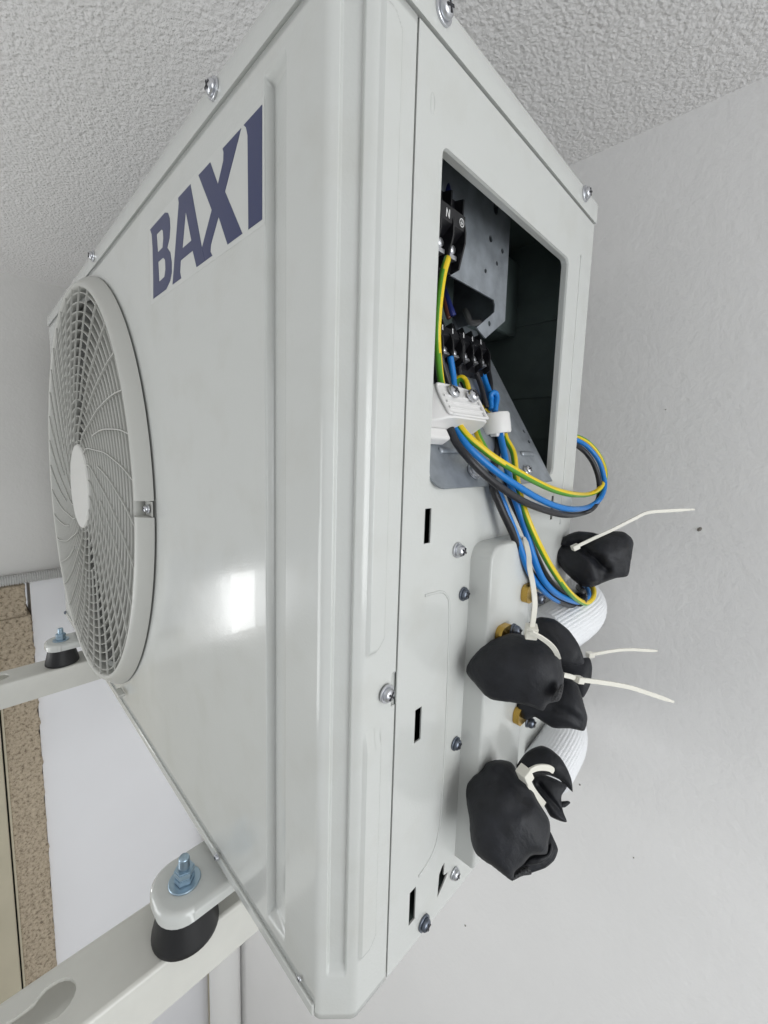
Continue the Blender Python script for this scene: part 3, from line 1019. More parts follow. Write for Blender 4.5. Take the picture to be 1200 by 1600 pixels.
link("hub_cap", lathe_me("hub_cap", [(0.0565, -.008), (0.0565, -.0142), (0.0552, -.0160), (0.052, -.0164), (0, -.0168)], (FX, 0, FZ), (0, 1, 0), 48), M['hub'], FG)
# clip notch in the guard rim with its screw
ta = math.radians(-0.4)
nt_ = plate_me("clip_tab", [(-.017, -.0068), (.002, -.0068), (.002, .0068), (-.017, .0068)], [], (FX + 0.2610 * math.cos(ta), -0.0042, FZ + .2610 * math.sin(ta)),
               (math.cos(ta), 0, math.sin(ta)), (-math.sin(ta), 0, math.cos(ta)), 0.001)
link("clip_tab", nt_, M['guard'], FG)
screw(AC, (FX + 0.2575 * math.cos(ta), -0.0056, FZ + .2575 * math.sin(ta)), (0, -1, 0), 0.0034, 'zinc', washer=1.3, tall=1.3)
box("lower_clip", (-0.415, -0.010, 0.0262), (-0.396, -0.002, 0.0300), M['guard'], FG, bev=.001)

# ---- fan behind the guard
link("fan_shroud", lathe_me("fan_shroud", [(0.2380, .002), (0.2340, .012), (0.2320, .07), (0.2320, .13), (0, .135)], (FX, 0, FZ), (0, 1, 0), 72), M['chamber'], AC, smooth=True)
FAN = link("fan", lathe_me("fan", [(0, .022), (.044, .023), (.050, .028), (.052, .075), (0, .075)], (FX, 0, FZ), (0, 1, 0), 40), M['blade'], AC)
auto_smooth(FAN)
for b in range(3):
    v, f = [], []
    nu, nv = 14, 14
    for i in range(nu + 1):
        r = 0.050 + (0.224 - 0.050) * i / nu
        for j in range(nv + 1):
            t = j / nv
            span = math.radians(86 - 14 * i / nu)
            a = math.radians(120 * b + 20 + 24 * i / nu) + span * (t - .5)
            yy = 0.030 + 0.040 * t + 0.012 * math.sin(math.pi * t) * (i / nu)
            v.append((FX + r * math.cos(a), yy, FZ + r * math.sin(a)))
    for i in range(nu):
        for j in range(nv):
            q = i * (nv + 1) + j
            f.append((q, q + 1, q + nv + 2, q + nv + 1))
    o = link("blade", mesh("blade", v, f), M['blade'], FAN, smooth=True)
    o.modifiers.new("thick", 'SOLIDIFY').thickness = 0.0025

# ---- brand sticker with lettering
LET = {
    'B': ([(-.2563, .5100), (-.2200, .5103), (-.2135, .5078), (-.2103, .5028), (-.2097, .4956), (-.2118, .4888), (-.2172, .4836), (-.2112, .4784), (-.2086, .4704), (-.2090, .4630), (-.2129, .4578), (-.2222, .4536), (-.2538, .4536), (-.2522, .4700), (-.2514, .4941), (-.2524, .5049)],
          ['ub', 'lb']),
    'A': ([(-.1920, .5103), (-.1689, .5103), (-.1518, .4633), (-.1472, .4534), (-.1614, .4534), (-.1676, .4662), (-.1901, .4662), (-.1922, .4585), (-.1902, .4536), (-.2081, .4536), (-.1910, .5066)], ['a']),
    'X': ([(-.1548, .5102), (-.1363, .5102), (-.1256, .4928), (-.1176, .5030), (-.1171, .5075), (-.1184, .5101), (-.0945, .5100), (-.1160, .4848), (-.0943, .4533), (-.1135, .4533), (-.1254, .4737), (-.1376, .4606), (-.1384, .4567), (-.1355, .4534), (-.1470, .4534), (-.1516, .4633), (-.1352, .4812)], []),
    'I': ([(-.0915, .5101), (-.0711, .5101), (-.0716, .4531), (-.0870, .4531), (-.0871, .5027), (-.0888, .5076)], []),
}
CNT = {'ub': [(-.2405, .5010), (-.2290, .5010), (-.2258, .4990), (-.2252, .4930), (-.2275, .4868), (-.2390, .4866)],
       'lb': [(-.2388, .4792), (-.2270, .4790), (-.2228, .4760), (-.2225, .4690), (-.2255, .4640), (-.2380, .4634)],
       'a': [(-.1783, .4960), (-.1694, .4735), (-.1862, .4735)]}
ST = link("brand_sticker", plate_me("brand_sticker", rrect(-.2600, .4500, -.0690, .5135, .001, 2), [], (0, -0.00012, 0), (1, 0, 0), (0, 0, 1), 0.0001), M['sticker'], AC)
for ch, (pl, hs) in LET.items():
    link("letter", plate_me("letter", pl, [CNT[h] for h in hs], (0, -0.00030, 0), (1, 0, 0), (0, 0, 1), 0.00015), M['blue_ink'], ST)

# ---- screws on the cabinet
screw(AC, (-0.1261, -0.0016, 0.5465), (0, -1, 0), 0.0046, 'zinc', washer=1.35)
screw(AC, (-0.4531, -0.0016, 0.5465), (0, -1, 0), 0.0046, 'zinc', washer=1.35)
screw(AC, (0.0015, 0.0595, 0.5478), (1, 0, 0), 0.0046, 'zinc', washer=1.35)
screw(AC, (0.0015, 0.2595, 0.5478), (1, 0, 0), 0.0046, 'zinc', washer=1.35)
screw(AC, (0.0012, 0.0335, 0.1948), (1, 0, 0), 0.0040, 'zinc', washer=1.3, roll=.9)
screw(AC, (0.0004, 0.0975, 0.2665), (1, 0, 0), 0.0040, 'zinc', washer=1.25, roll=1.0, tall=1.5)
screw(AC, (0.0004, 0.1070, 0.2352), (1, 0, 0), 0.0038, 'darkscrew', washer=1.25, roll=.3)
screw(AC, (0.0004, 0.1068, 0.1272), (1, 0, 0), 0.0038, 'darkscrew', washer=1.25, roll=.2)
screw(AC, (0.0004, 0.1145, 0.0193), (1, 0, 0), 0.0038, 'zinc', washer=1.2, roll=.5)
screw(AC, (0.0004, 0.0790, 0.0088), (1, 0, 0), 0.0042, 'darkscrew', washer=1.3, roll=.1)
screw(AC, (-0.142, -0.0018, 0.0075), (0, -1, 0), 0.0022, 'zinc', washer=1.2)
screw(AC, (-0.030, -0.0008, 0.0135), (0, -1, 0), 0.0016, 'zinc', washer=0)
screw(AC, (-W + .006, -0.001, 0.0065), (0, -1, 0), 0.0030, 'darkscrew', washer=1.2)

# ---- mounting feet (pressed tongues of the base)
def foot(xc):
    hw, r = 0.0250, 0.020
    pl = [(xc - hw, 0.03), (xc - hw, -0.046 + r)]
    for i in range(9):
        a = math.radians(180 + 90 * i / 8)
        pl.append((xc - hw + r + r * math.cos(a), -0.046 + r + r * math.sin(a)))
    for i in range(9):
        a = math.radians(270 + 90 * i / 8)
        pl.append((xc + hw - r + r * math.cos(a), -0.046 + r + r * math.sin(a)))
    pl += [(xc + hw, -0.046 + r), (xc + hw, 0.03)]
    n = len(pl)
    cx, cy = xc, -0.012
    v, f = [], []
    for sc_, z in ((.86, -.0050), (.93, -.0054), (.985, -.0072), (1.0, -.0100), (1.0, -.0155), (.97, -.0155), (.95, -.0095), (.86, -.0078)):
        v += [(cx + (p[0] - cx) * sc_, (cy + (p[1] - cy) * sc_) if p[1] < .02 else p[1], z) for p in pl]
    L = 8
    for r_ in range(L - 1):
        for i in range(n - 1):
            f.append((r_ * n + i, r_ * n + i + 1, (r_ + 1) * n + i + 1, (r_ + 1) * n + i))
    f.append(tuple(range(n)))
    f.append(tuple((L - 1) * n + i for i in range(n - 1, -1, -1)))
    o = link("mounting_foot", fixn(mesh("mounting_foot", v, f)), M['paint'], AC)
    auto_smooth(o, 60)
    return o


FEET = (-0.152, -0.7080)
for xc in FEET:
    foot(xc)


def hexprof(r):
    return [(r * math.cos(math.radians(60 * i + 12)), r * math.sin(math.radians(60 * i + 12))) for i in range(6)]


RMD = ["black rubber damper with bolt on the near bracket arm, under the closer foot", "black rubber damper with bolt on the far bracket arm, behind the fan grille"]
for xc, lb in zip(FEET, RMD):
    yc = -0.0235
    T = thing("rubber_mount", lb, "damper", (xc, yc, -0.045), "rubber mounts under the feet")
    link("rubber_cone", smooth_all(lathe_me("rubber_cone", [(0, -.0445), (.0235, -.0445), (.0243, -.0435), (.0240, -.0405), (.0205, -.026), (.0190, -.0160), (0, -.0160)], (xc, yc, 0), (0, 0, 1), 40)), M['rubber'], T)
    auto_smooth(T.children[-1], 50)
    o = link("washer", lathe_me("washer", [(.004, -.0046), (.0115, -.0046), (.0117, -.0040), (.0112, -.0034), (.004, -.0033)], (xc, yc, 0), (0, 0, 1), 32), M['zincblue'], T)
    auto_smooth(o)
    for z0, z1 in ((-.0032, .0018), (.0021, .0068)):
        bm = bmesh.new()
        lo = [bm.verts.new((xc + a, yc + b, z0)) for a, b in hexprof(.0074)]
        hi = [bm.verts.new((xc + a, yc + b, z1)) for a, b in hexprof(.0074)]
        bm.faces.new(hi)
        bm.faces.new(lo[::-1])
        for i in range(6):
            bm.faces.new((lo[i], lo[(i + 1) % 6], hi[(i + 1) % 6], hi[i]))
        bmesh.ops.bevel(bm, geom=[e for e in bm.edges if abs(e.verts[0].co.z - e.verts[1].co.z) < 1e-6], offset=.0007, segments=2, affect='EDGES')
        m2 = bpy.data.meshes.new("nut")
        bm.to_mesh(m2)
        bm.free()
        link("nut", m2, M['zincblue'], T)
    pr = [(0, .004)]
    z = .004
    while z < .0150:
        pr += [(.0036, z), (.0041, z + .0005)]
        z += .0010
    pr += [(.0034, .0158), (0, .0160)]
    link("bolt", lathe_me("bolt", pr, (xc, yc, 0), (0, 0, 1), 20), M['zincblue'], T, smooth=True)

# ---- wall bracket arms
BR = ["long cream bracket arm with keyhole slot, nearest the camera", "cream bracket arm passing behind the fan grille at the left"]
for xc, lb in zip((-0.165, -0.7110), BR):
    T = thing("bracket_arm", lb, "bracket", (xc, YW, -0.085), "wall bracket arms under the unit")
    hw = 0.0235
    kh = []
    # keyhole: wide end near the foot, narrow slot towards the free end
    for i in range(17):
        a = math.radians(-52 + 284 * i / 16)
        kh.append((xc - .0030 + .0122 * math.cos(a), -.1040 + .0122 * math.sin(a)))
    kh += [(xc - .0098, -.118), (xc - .0098, -.168), (xc - .0075, -.172), (xc + .0015, -.172), (xc + .0038, -.168), (xc + .0038, -.118)]
    out = [(xc - hw, -.235), (xc + hw, -.235), (xc + hw, YW - .004), (xc - hw, YW - .004)]
    link("top_flange", plate_me("top_flange", out, [kh], (0, 0, -.0450), (1, 0, 0), (0, 1, 0), .0028), M['bracket'], T)
    for s in (-1, 1):
        bm = bmesh.new()
        xa = xc + s * hw
        v, f = [], []
        pr = [(0, -.0450), (.0014, -.0454), (.0026, -.0464), (.0030, -.0480), (.0030, -.0850), (.0002, -.0850), (.0002, -.0479)]
        for yy in (-.235, YW - .004):
            v += [(xa + s * a, yy, b) for a, b in pr]
        n = len(pr)
        for i in range(n):
            f.append((i, (i + 1) % n, n + (i + 1) % n, n + i))
        f += [tuple(range(n)), tuple(range(2 * n - 1, n - 1, -1))]
        o = link("side_flange", fixn(mesh("side_flange", v, f)), M['bracket'], T)
        auto_smooth(o, 40)
    box("wall_plate", (xc - .028, YW - .004, -.30), (xc + .028, YW - .0005, -.040), M['bracket'], T, bev=.001)

# ------------------------------------------------------------------ wiring compartment
# inclined gland plate
N_ = Vector((1, 0, .6)).normalized()
EV = Vector((-.6, 0, 1)).normalized()
O_ = Vector((0.0044, 0, 0.3075))


def ip(y, t, h=0.0):
    return O_ + Vector((0, 1, 0)) * y + EV * t + N_ * h


pl = [(0.0725 + .010, 0.0), (0.2335, 0.0), (0.2335, .165), (0.0725, .165)]
cor = [(0.0655 + .010 - .010 * math.sin(math.radians(a)), .010 - .010 * math.cos(math.radians(a))) for a in (0, 22, 45, 67, 90)]
pl = [(0.2300, 0.0), (0.2300, .165), (0.0655, .165)] + cor[::-1]
hl = [circle(0.2228, 0.0490, .0018, 12), circle(0.2225, 0.0385, .0018, 12)]
GP = link("gland_plate", plate_me("gland_plate", pl, hl, O_, (0, 1, 0), EV, .0011), M['galv'], AC)
for ya, yb in ((0.0860, 0.1180), (0.1960, 0.2190)):
    o = link("pressed_rib", smooth_all(sweep_me("pressed_rib", [ip(ya, .026, -.0002), ip(ya + .002, .026, .0004), ip(yb - .002, .026, .0004), ip(yb, .026, -.0002)], [(.0022 * math.cos(a), .0014 * math.sin(a)) for a in [2 * math.pi * i / 10 for i in range(10)]], up=tuple(EV))), M['galv'], GP)
screw(AC, ip(.1135, .0105, .0003), N_, .0050, 'zinc', washer=1.15, roll=.6)
screw(AC, ip(.1905, .0105, .0003), N_, .0036, 'zinc', washer=1.15, roll=.2)

# upper vertical component plate
pl = [(.085, .4405), (.1180, .4495), (.1780, .4490), (.1805, .4455), (.1800, .4400), (.1560, .4232), (.1690, .4180), (.1975, .4375), (.1965, .5300), (.085, .5300)]
hl = [circle(.1690, .4905, .0024, 14), circle(.1870, .4880, .0019, 12), circle(.1800, .4765, .0017, 12), circle(.1640, .4660, .0016, 12), circle(.1735, .4300, .0020, 12),
      [(.1705, .5300 - .001), (.1705, .5130)] + [(.1740 + .0035 * math.cos(math.radians(a)), .5130 + .0035 * math.sin(math.radians(a))) for a in (200, 235, 270, 305, 340)] + [(.1775, .5130), (.1775, .5300 - .001)]]
CP = link("component_plate", plate_me("component_plate", pl, hl, (-.0310, 0, 0), (0, 1, 0), (0, 0, 1), .0012), M['galv'], AC)
box("side_return", (-.10, .1958, .4400), (-.0325, .1970, .5290), M['galv'], CP)
box("side_bracket", (-.13, .10, .425), (-.07, .18, .53), M['dark'], AC, bev=.002)


def terminal(y0, zc, x0, tilt, n, pitch, h, d, marks=()):
    """black terminal strip: n ways along Y; built at x0 (back), leaning by tilt"""
    T = bpy.data.objects.new("terminal_block", None)
    COL.objects.link(T)
    T.parent = AC
    T.matrix_parent_inverse = Matrix.Translation(AC.location).inverted()
    T.matrix_basis = Matrix.Translation((x0, y0, zc)) @ Matrix.Rotation(tilt, 4, 'Y')
    w = n * pitch

    def pt(nm, me, m, sm=False):
        o = link(nm, me, m, None, sm)
        o.parent = T
        return o
    # body profile in (x, z): deep lower half, sloped top shoulder
    sec = [(0, -h * .48), (d * .45, -h * .48), (d * .55, -h * .10), (d, h * .02), (d, h * .22), (d * .55, h * .30), (d * .5, h * .5), (0, h * .5)]
    v = [(a, 0, b) for a, b in sec] + [(a, w, b) for a, b in sec]
    k = len(sec)
    f = [tuple(range(k)), tuple(range(2 * k - 1, k - 1, -1))] + [(i, k + i, k + (i + 1) % k, (i + 1) % k) for i in range(k)]
    pt("housing", fixn(mesh("housing", v, f)), M['black'])
    bar = [(0, -h * .5), (d * .82, -h * .44), (d * 1.05, -h * .12), (d * 1.05, h * .02), (d * .9, h * .28), (d * .9, h * .46), (0, h * .52)]
    for i in range(n + 1):
        yy = i * pitch
        v = [(a, yy - .0007, b) for a, b in bar] + [(a, yy + .0007, b) for a, b in bar]
        k = len(bar)
        f = [tuple(range(k)), tuple(range(2 * k - 1, k - 1, -1))] + [(q, k + q, k + (q + 1) % k, (q + 1) % k) for q in range(k)]
        pt("divider", fixn(mesh("divider", v, f)), M['black'])
    for i in range(n):
        yc = (i + .5) * pitch
        pt("clamp_bar", box_me("clamp_bar", (d * .5, yc - pitch * .34, -h * .34), (d * .78, yc + pitch * .34, -h * .28), .0003), M['zinc'])
        pt("terminal_screw", lathe_me("terminal_screw", [(0, d * .80), (pitch * .20, d * .79), (pitch * .24, d * .70), (pitch * .24, d * .45)], (0, yc, -h * .22), (1, 0, 0), 12), M['zinc'], True)
    return T, pt


T1, p1 = terminal(.0705, .4660, -.0305, 0.0, 3, .0128, .046, .017)
# print on the shoulder facet: N and the earth sign
def strokes(pt, segs, ox, oy, oz, s, lw):
    bm = bmesh.new()
    for (a, b) in segs:
        A = Vector((0, a[0], a[1])) * s
        B = Vector((0, b[0], b[1])) * s
        t = (B - A).normalized()
        n = Vector((1, 0, 0)).cross(t) * lw
        vs = [bm.verts.new(q + Vector((ox, oy, oz))) for q in (A - n, B - n, B + n, A + n)]
        bm.faces.new(vs)
    me = bpy.data.meshes.new("print_mark")
    bm.to_mesh(me)
    bm.free()
    pt("print_mark", fixn(me), M['mark'])


fx = .01735
strokes(p1, [((0, 0), (0, 1)), ((0, 1), (.6, 0)), ((.6, 0), (.6, 1))], fx, .0128 * 1.5 - .0010, .0026, .0050, .00035)
cir = [(.5 * math.cos(math.radians(a)), .5 * math.sin(math.radians(a))) for a in range(0, 361, 30)]
strokes(p1, [(cir[i], cir[i + 1]) for i in range(12)] + [((0, .35), (0, -.05)), ((-.25, -.05), (.25, -.05)), ((-.12, -.2), (.12, -.2))], fx + .0004, .0128 * 2.5 + .0018, .0048, .0046, .00026)
strokes(p1, [((0, 0), (0, 1)), ((0, 0), (.55, 0))], fx - .004, .0128 * .5 - .0010, .0135, .0055, .0004)
T2, p2 = terminal(.1050, .4040, -.0520, -.42, 3, .0124, .036, .018)
T3, p3 = terminal(.1470, .4050, -.0540, -.42, 3, .0124, .036, .018)
for i in range(3):
    strokes(p2, [((0, 0), (.5, 1))], .0182, .0124 * (i + .35), .0040, .0050, .0005)
    strokes(p3, [((0, 0), (.5, 1))], .0182, .0124 * (i + .35), .0040, .0050, .0005)

# white cable clamp (two-screw saddle) on the gland plate
CL = bpy.data.objects.new("cable_clamp", None)
COL.objects.link(CL)
CL.parent = AC
CL.matrix_parent_inverse = Matrix.Translation(AC.location).inverted()
CL.matrix_basis = Matrix(((N_.x, 0, EV.x, ip(.102, .050).x), (N_.y, 1, EV.y, ip(.102, .050).y), (N_.z, 0, EV.z, ip(.102, .050).z), (0, 0, 0, 1)))
# local: x = out of plate, y = world y, z = up the plate


def cpt(nm, me, m, sm=False):
    o = link(nm, me, m, None, sm)
    o.parent = CL
    return o


sec = []
for (y, xx) in ((-.037, .0), (-.037, .009), (-.034, .0125), (-.022, .0185), (-.016, .020), (.018, .020), (.0225, .0185), (.0250, .015), (.0250, .0)):
    sec.append((xx, y))
v, f = [], []
zz = [-.0125, -.0115, .0105, .0125]
sc2 = [.96, 1, 1, .94]
for z, s in zip(zz, sc2):
    v += [(a * s, b * s, z + (0.003 if b > 0 else 0) * 0) for a, b in sec]
k = len(sec)
for r_ in range(3):
    for i in range(k - 1):
        f.append((r_ * k + i, r_ * k + i + 1, (r_ + 1) * k + i + 1, (r_ + 1) * k + i))
f.append(tuple(range(k)))
f.append(tuple(3 * k + i for i in range(k - 1, -1, -1)))
o = cpt("saddle", fixn(mesh("saddle", v, f)), M['clampw'])
auto_smooth(o, 40)
for i in range(3):
    cpt("saddle_rib", box_me("saddle_rib", (.0198, -.018, -.0062 + i * .0042), (.0207, .0195, -.0046 + i * .0042), .0004), M['clampw'])
cpt("saddle_rim", smooth_all(sweep_me("saddle_rim", catmull([(.0202, -.019, -.0105), (.0204, .0185, -.0105), (.0204, .0205, -.008), (.0202, .0205, .006), (.0195, .016, .0105), (.0202, -.015, .0108), (.0195, -.021, .0085), (.0198, -.021, -.008), (.0202, -.019, -.0105)], 4), ring_prof(.0011, 8))), M['clampw'])
cpt("lower_wedge", box_me("lower_wedge", (.001, -.037, -.021), (.009, -.012, -.0130), .0015), M['clampw'])
screw(AC, ip(.0935, .0555, .0202), N_, .0046, 'zinc', washer=0, roll=.7, tall=.8)
screw(AC, ip(.1130, .0545, .0202), N_, .0046, 'zinc', washer=0, roll=1.0, tall=1.3)

# white clip ring round the second cable
path = [Vector(p) for p in ((-.0155, .1660, .3440), (-.0185, .1645, .3640))]
me = lathe_me("cable_clip", [(.0088, 0), (.0110, 0), (.0116, .0015), (.0116, .0140), (.0108, .0155), (.0088, .0155), (.0088, 0)], path[0], (path[1] - path[0]), 32)
o = link("cable_clip", me, M['clampw'], AC)
auto_smooth(o, 45)
box("clip_base", tuple(ip(.158, .040, .0)), tuple(Vector(ip(.158, .040, .0)) + Vector((.006, .012, .010))), M['clampw'], AC, bev=.001)

# internal wires of the unit
wire(AC, PTS['earth_long'], .0022, 'wg', 'wy', .02, 0.9)
wire(AC, PTS['black0'], .0024, 'wk')
wire(AC, PTS['black4'], .0019, 'wk')
wire(AC, PTS['black5'], .0019, 'wk')
wire(AC, PTS['blue3'], .0019, 'wb')
wire(AC, PTS['brown_in'], .0016, 'wbr')
wire(AC, PTS['darkblue_in'], .0024, 'wdk')
wire(AC, PTS['grey_in'], .0024, 'wgr')
wire(AC, PTS['blue_up'], .0022, 'wdk')
wire(AC, PTS['earth_tail'], .0021, 'wg', 'wy', .02, 4.0)

# ---- power cables: three cores each
R_ = .0021
CA = thing("power_cable", "three-core cable looping right past the cabinet edge and back behind it", "cable", PTS['yellowA'][0], "three-core cables from the wiring compartment")
wire(CA, PTS['yellowA'], .00225, 'wy', 'wg', .012, 3.4)
wire(CA, PTS['blueA'], .00225, 'wb')
wire(CA, PTS['blackA'], .00235, 'wk')
wire(CA, PTS['yellow_loop'], .0023, 'wy', 'wg', .01, 2.2)
wire(CA, PTS['blue1'], .0022, 'wb')
wire(CA, PTS['black1'], .0018, 'wk')
CB = thing("power_cable", "three-core cable from the white clip hanging down beside the upper valve", "cable", PTS['yellowB'][0], "three-core cables from the wiring compartment")
wire(CB, PTS['yellowB'], .00225, 'wy', 'wg', .004, 4.0)
wire(CB, PTS['blueB'], .0023, 'wb')
wire(CB, PTS['blackB'], .0026, 'wk')
wire(CB, PTS['blue2'], .0021, 'wb')
wire(CB, PTS['black2'], .0020, 'wk')
wire(CB, PTS['black3'], .0020, 'wk')
wire(CB, PTS['blue_loop'], .0021, 'wb')
CC = thing("power_cable", "black and blue cable tucked behind the other cable under the clamp", "cable", PTS['blueC'][0], "three-core cables from the wiring compartment")
wire(CC, PTS['blueC'], .0022, 'wb')
wire(CC, PTS['blackC'], .0023, 'wk')
wire(CC, PTS['yellow_tail'], .0022, 'wy', 'wg', .01, .5)

# ------------------------------------------------------------------ foam wraps


def arc_resample(pts, n, sm=1):
    P = [Vector((p[0], p[1], 0)) for p in pts]
    m = len(P)
    dense = []
    for i in range(m):
        p0, p1, p2, p3 = P[i - 1], P[i], P[(i + 1) % m], P[(i + 2) % m]
        for k in range(8):
            t = k / 8
            cr = 0.5 * ((2 * p1) + (p2 - p0) * t + (2 * p0 - 5 * p1 + 4 * p2 - p3) * t * t + (3 * p1 - p0 - 3 * p2 + p3) * t ** 3)
            li = p1.lerp(p2, t)
            dense.append(li.lerp(cr, .6))
    L = [0]
    for i in range(len(dense)):
        L.append(L[-1] + (dense[(i + 1) % len(dense)] - dense[i]).length)
    out = []
    j = 0
    for i in range(n):
        s = L[-1] * i / n
        while L[j + 1] < s:
            j += 1
        t = (s - L[j]) / max(L[j + 1] - L[j], 1e-9)
        out.append(dense[j].lerp(dense[(j + 1) % len(dense)], t))
    return out


def inflate_field(poly, N=72):
    """membrane height over the outline (0 at the rim, 1 at the crown), solved on a grid"""
    xs_ = [p.x for p in poly]
    ys_ = [p.y for p in poly]
    x0, x1, y0, y1 = min(xs_), max(xs_), min(ys_), max(ys_)
    st = max(x1 - x0, y1 - y0) / (N - 6)
    x0 -= 3 * st
    y0 -= 3 * st
    gx = x0 + st * np.arange(N)
    gy = y0 + st * np.arange(N)
    X, Y = np.meshgrid(gx, gy)
    ins = np.zeros((N, N), bool)
    m = len(poly)
    for i in range(m):
        a, b = poly[i], poly[(i + 1) % m]
        if a.y == b.y:
            continue
        c = ((a.y > Y) != (b.y > Y)) & (X < (b.x - a.x) * (Y - a.y) / (b.y - a.y) + a.x)
        ins ^= c
    h = np.zeros((N, N))
    for _ in range(900):
        q = 0.25 * (np.roll(h, 1, 0) + np.roll(h, -1, 0) + np.roll(h, 1, 1) + np.roll(h, -1, 1)) + 1.0
        h = np.where(ins, q, 0.0)
    h = np.sqrt(h / h.max())
    for _ in range(3):
        h = np.where(ins, 0.5 * h + 0.125 * (np.roll(h, 1, 0) + np.roll(h, -1, 0) + np.roll(h, 1, 1) + np.roll(h, -1, 1)), 0)

    def at(p):
        fx_ = (p.x - x0) / st
        fy_ = (p.y - y0) / st
        i, j = int(fx_), int(fy_)
        i = max(0, min(N - 2, i))
        j = max(0, min(N - 2, j))
        a, b = fx_ - i, fy_ - j
        return float((h[j, i] * (1 - a) + h[j, i + 1] * a) * (1 - b) + (h[j + 1, i] * (1 - a) + h[j + 1, i + 1] * a) * b)
    return at


def blob(nm, key, parent, front=.022, back=.022, creases=(), amp=.0016, seed=0, n=120, nl=30, m='foam', centre=None):
    """soft foam body: the wrap's outline swells to both sides; creases = ((x0,y0,x1,y1,width,depth), ...) in outline metres"""
    K = PTS[key]
    c, u, v_, w = [Vector(K[q]) for q in ('c', 'u', 'v', 'w')]
    out = arc_resample(K['pts'], n)
    cc = Vector((*centre, 0)) if centre else sum(out, Vector()) / n
    hf = inflate_field(out)
    v, f = [], []

    def cre(p):
        e = 0
        for (a, b, a2, b2, wd, dp) in creases:
            A = Vector((a, b, 0))
            B = Vector((a2, b2, 0))
            AB = B - A
            t = max(0, min(1, (p - A).dot(AB) / AB.length_squared))
            dd = (p - A - AB * t).length
            e += dp * math.exp(-(dd / wd) ** 2)
        return e
    for side, th in ((1, front), (-1, back)):
        for l in range(nl + 1):
            s = math.sin(l / nl * math.pi / 2)
            for p in out:
                q = cc.lerp(p, s)
                hh = hf(q) if s < .9999 else 0.0
                d = hh * th
                g = min(1, hh * 1.6) * min(1, (1 - s) * 6)
                nz = noise.noise(Vector((q.x * 42 + seed, q.y * 42, seed * 1.7))) * amp * 2.0 + noise.noise(Vector((q.x * 130, q.y * 130 + seed, seed))) * amp * .3
                d += g * nz
                if side > 0:
                    d -= g * cre(q)
                v.append(c + u * q.x + v_ * q.y + w * (d * side))
    for sd in range(2):
        o_ = sd * (nl + 1) * n
        for l in range(nl):
            for i in range(n):
                a = o_ + l * n + i
                b = o_ + l * n + (i + 1) % n
                f.append((a, b, b + n, a + n))
    me = mesh(nm, v, f)
    bm = bmesh.new()
    bm.from_mesh(me)
    bmesh.ops.remove_doubles(bm, verts=bm.verts, dist=2e-5)
    bmesh.ops.recalc_face_normals(bm, faces=bm.faces)
    bm.to_mesh(me)
    bm.free()
    return link(nm, me, M[m], parent, smooth=True)


F1 = thing("foam_wrap", "black foam lump tied over the middle valve with a long upright tie", "foam", PTS['foamA']['c'], "black foam wraps on the valves")
blob("body", 'foamA', F1, .020, .030, creases=((.026, -.012, .010, -.024, .003, .004),), seed=1.3)
blob("cut_face", 'foamA_cut', F1, .0040, .006, seed=1.9, amp=.0006, n=50, nl=12, m='foam_in')
F2 = thing("foam_wrap", "black foam sleeve behind the middle lump, with collar and pointed lower flap", "foam", PTS['foamA_low']['c'], "black foam wraps on the valves")
blob("collar", 'foamA_collar', F2, .008, .016, seed=2.1, amp=.0008)
blob("flap", 'foamA_low', F2, .014, .020, creases=((.0, .0, .028, -.008, .004, .003),), seed=3.7)
blob("rear_roll", 'foamA_back', F2, .010, .012, seed=4.4)
F3 = thing("foam_wrap", "large black foam bundle with open folded end, lowest on the unit", "foam", PTS['foamB']['c'], "black foam wraps on the valves")
blob("body", 'foamB', F3, .022, .030, creases=((-.006, .022, .012, .012, .004, .003), (.004, -.004, .020, .010, .006, -.002)), seed=5.9)
blob("folded_end", 'foamB_fold', F3, .006, .016, seed=6.2, m='foam')
blob("cut_face", 'foamB_cut', F3, .0040, .005, seed=6.9, amp=.0008, n=60, nl=12, m='foam_in')
blob("inner_fold", 'foamB_inner', F3, .0035, .006, seed=7.1, amp=.0010, n=60, nl=12)
blob("collar", 'foamB_collar', F3, .008, .018, seed=7.5, amp=.0008)
blob("torn_flap", 'foamB_neck', F3, .006, .008, creases=((-.01, .005, .008, -.008, .002, .003),), seed=8.8)
blob("torn_tip", 'foamB_tip', F3, .002, .003, seed=9.1, amp=.0003, n=40, nl=8)
F4 = thing("foam_wrap", "black foam wrap between the unit and the wall, right of the cables", "foam", PTS['foamT']['c'], "black foam wraps on the valves")
blob("body", 'foamT', F4, .018, .022, creases=((-.012, .006, .012, -.012, .003, .006), (-.030, .004, -.012, .006, .003, .005), (.004, -.004, .010, -.022, .004, .004), (-.012, .006, .002, .022, .004, .003)), seed=10.4, amp=.0030)

# ------------------------------------------------------------------ insulated pipes


def sleeve(key, label, r0):
    path = catmull(PTS[key], 10)
    nn = 132
    prof = []
    for i in range(nn):
        a = 2 * math.pi * i / nn
        r = r0 + .00045 * math.cos(a * 44)
        prof.append((r * math.cos(a), r * math.sin(a)))
    F = frames(path, (0, 0, 1))
    v, f = [], []
    # resample finer along the run for the weave
    fine = []
    for i in range(len(path) - 1):
        for kk in range(3):
            fine.append(path[i].lerp(path[i + 1], kk / 3))
    fine.append(path[-1])
    me = sweep_me("insulated_pipe", fine, prof, up=(0, 0, 1), scale=lambda t: 1 + .012 * math.sin(t * 400))
    o = link("insulated_pipe", smooth_all(me), M['sleeve'])
    tag(o, label, "pipe", "white insulated pipes behind the foam")
    return o


sleeve('sleeve1', "white woven insulated pipe curving away above the middle foam wrap", .0215)
sleeve('sleeve2', "white woven insulated pipe curving away above the lowest foam bundle", .0205)

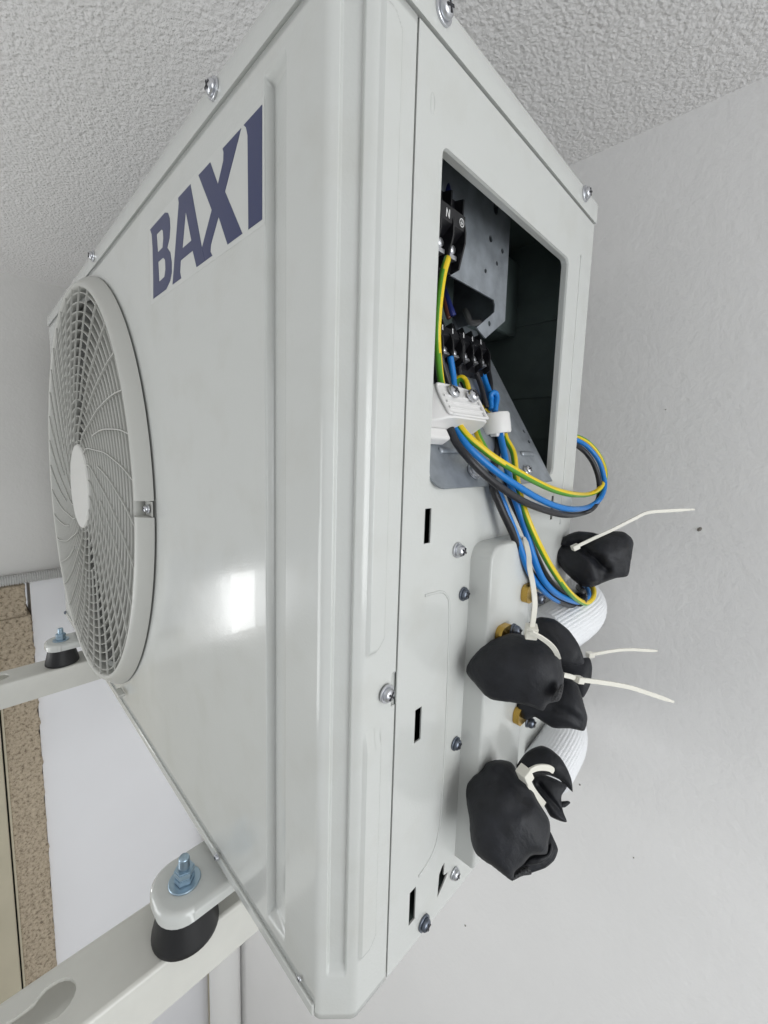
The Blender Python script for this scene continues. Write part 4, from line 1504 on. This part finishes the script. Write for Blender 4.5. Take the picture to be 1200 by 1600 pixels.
# ------------------------------------------------------------------ valve flanges (brass) seen at the foam edges
VF = [("brass valve flange with screw, peeping out above the middle foam lump", [(.1310, .2050)], (.1405, .2070)),
      ("brass valve flange behind the hanging cables on the valve plate", [(.1660, .2270)], (.1770, .2215)),
      ("brass valve flange with screw below the middle foam lump", [(.1665, .1300)], (.1765, .1215))]
for lb, ((yy, zz_),), (sy, sz) in VF:
    T = thing("valve_flange", lb, "valve", (VX, yy, zz_), "brass flanges on the valve plate")
    me = plate_me("flange", rrect(yy - .0060, zz_ - .0070, yy + .011, zz_ + .0065, .005, 6), [], (VX + .0050, 0, 0), (0, 1, 0), (0, 0, 1), .0048)
    link("flange", me, M['brass'], T)
    screw(T, (VX + .0051, sy, sz), (1, 0, 0), .0040, 'darkscrew', washer=1.15, roll=.3, tall=1.6)

# ------------------------------------------------------------------ cable ties


def tie(label, tail, head, hdir, band=None, w=.0034, hs=.0042, up=(0, 0, 1)):
    T = thing("cable_tie", label, "cable tie", head, "nylon cable ties")
    pr = lambda q: [(q / 2, -.0006), (q / 2, .0006), (-q / 2, .0006), (-q / 2, -.0006)]
    link("tail", sweep_me("tail", catmull(tail, 6), pr(w), up=up, scale=lambda t: 1 if t < .9 else 1 - (t - .9) * 5), M['nylon'], T)
    me = box_me("head", (-hs * .62, -hs * .75, -hs * .55), (hs * .62, hs * .75, hs * .55), .0006)
    o = link("head", me, M['nylon'], T)
    q = Vector(hdir).to_track_quat('Y', 'Z')
    o.matrix_basis = Matrix.Translation(Vector(head)) @ q.to_matrix().to_4x4()
    if band:
        link("band", sweep_me("band", catmull(band, 6), pr(w), up=up), M['nylon'], T)
    return T


p = PTS['tie_top_tail']
tie("white cable tie on the foam wrap by the wall, long tail pointing right", p, p[0], (Vector(p[1]) - Vector(p[0])), w=.0028)
p = PTS['tie_mid_tail']
tie("thin white cable tie with its tail against the wall, between the foam wraps", p, p[0], (Vector(p[1]) - Vector(p[0])), w=.0026, hs=.0040)
p = PTS['tie_low_tail']
tie("white cable tie with long drooping tail right of the middle foam lump", p, p[0], (Vector(p[1]) - Vector(p[0])), band=PTS['tie_low_band'], w=.0032)
p = PTS['tie_A_tail']
tie("ivory cable tie standing upright on top of the middle foam lump", p, p[0], (Vector(p[1]) - Vector(p[0])), band=PTS['tie_A_band'], w=.0029, hs=.0056, up=(.7, .7, 0))
p = PTS['tie_B_tail']
tie("ivory cable tie with short cut tail round the lowest foam bundle", p, PTS['tie_B_band'][0], (Vector(PTS['tie_B_band'][1]) - Vector(PTS['tie_B_band'][0])), band=PTS['tie_B_band'], w=.0040, hs=.0062)
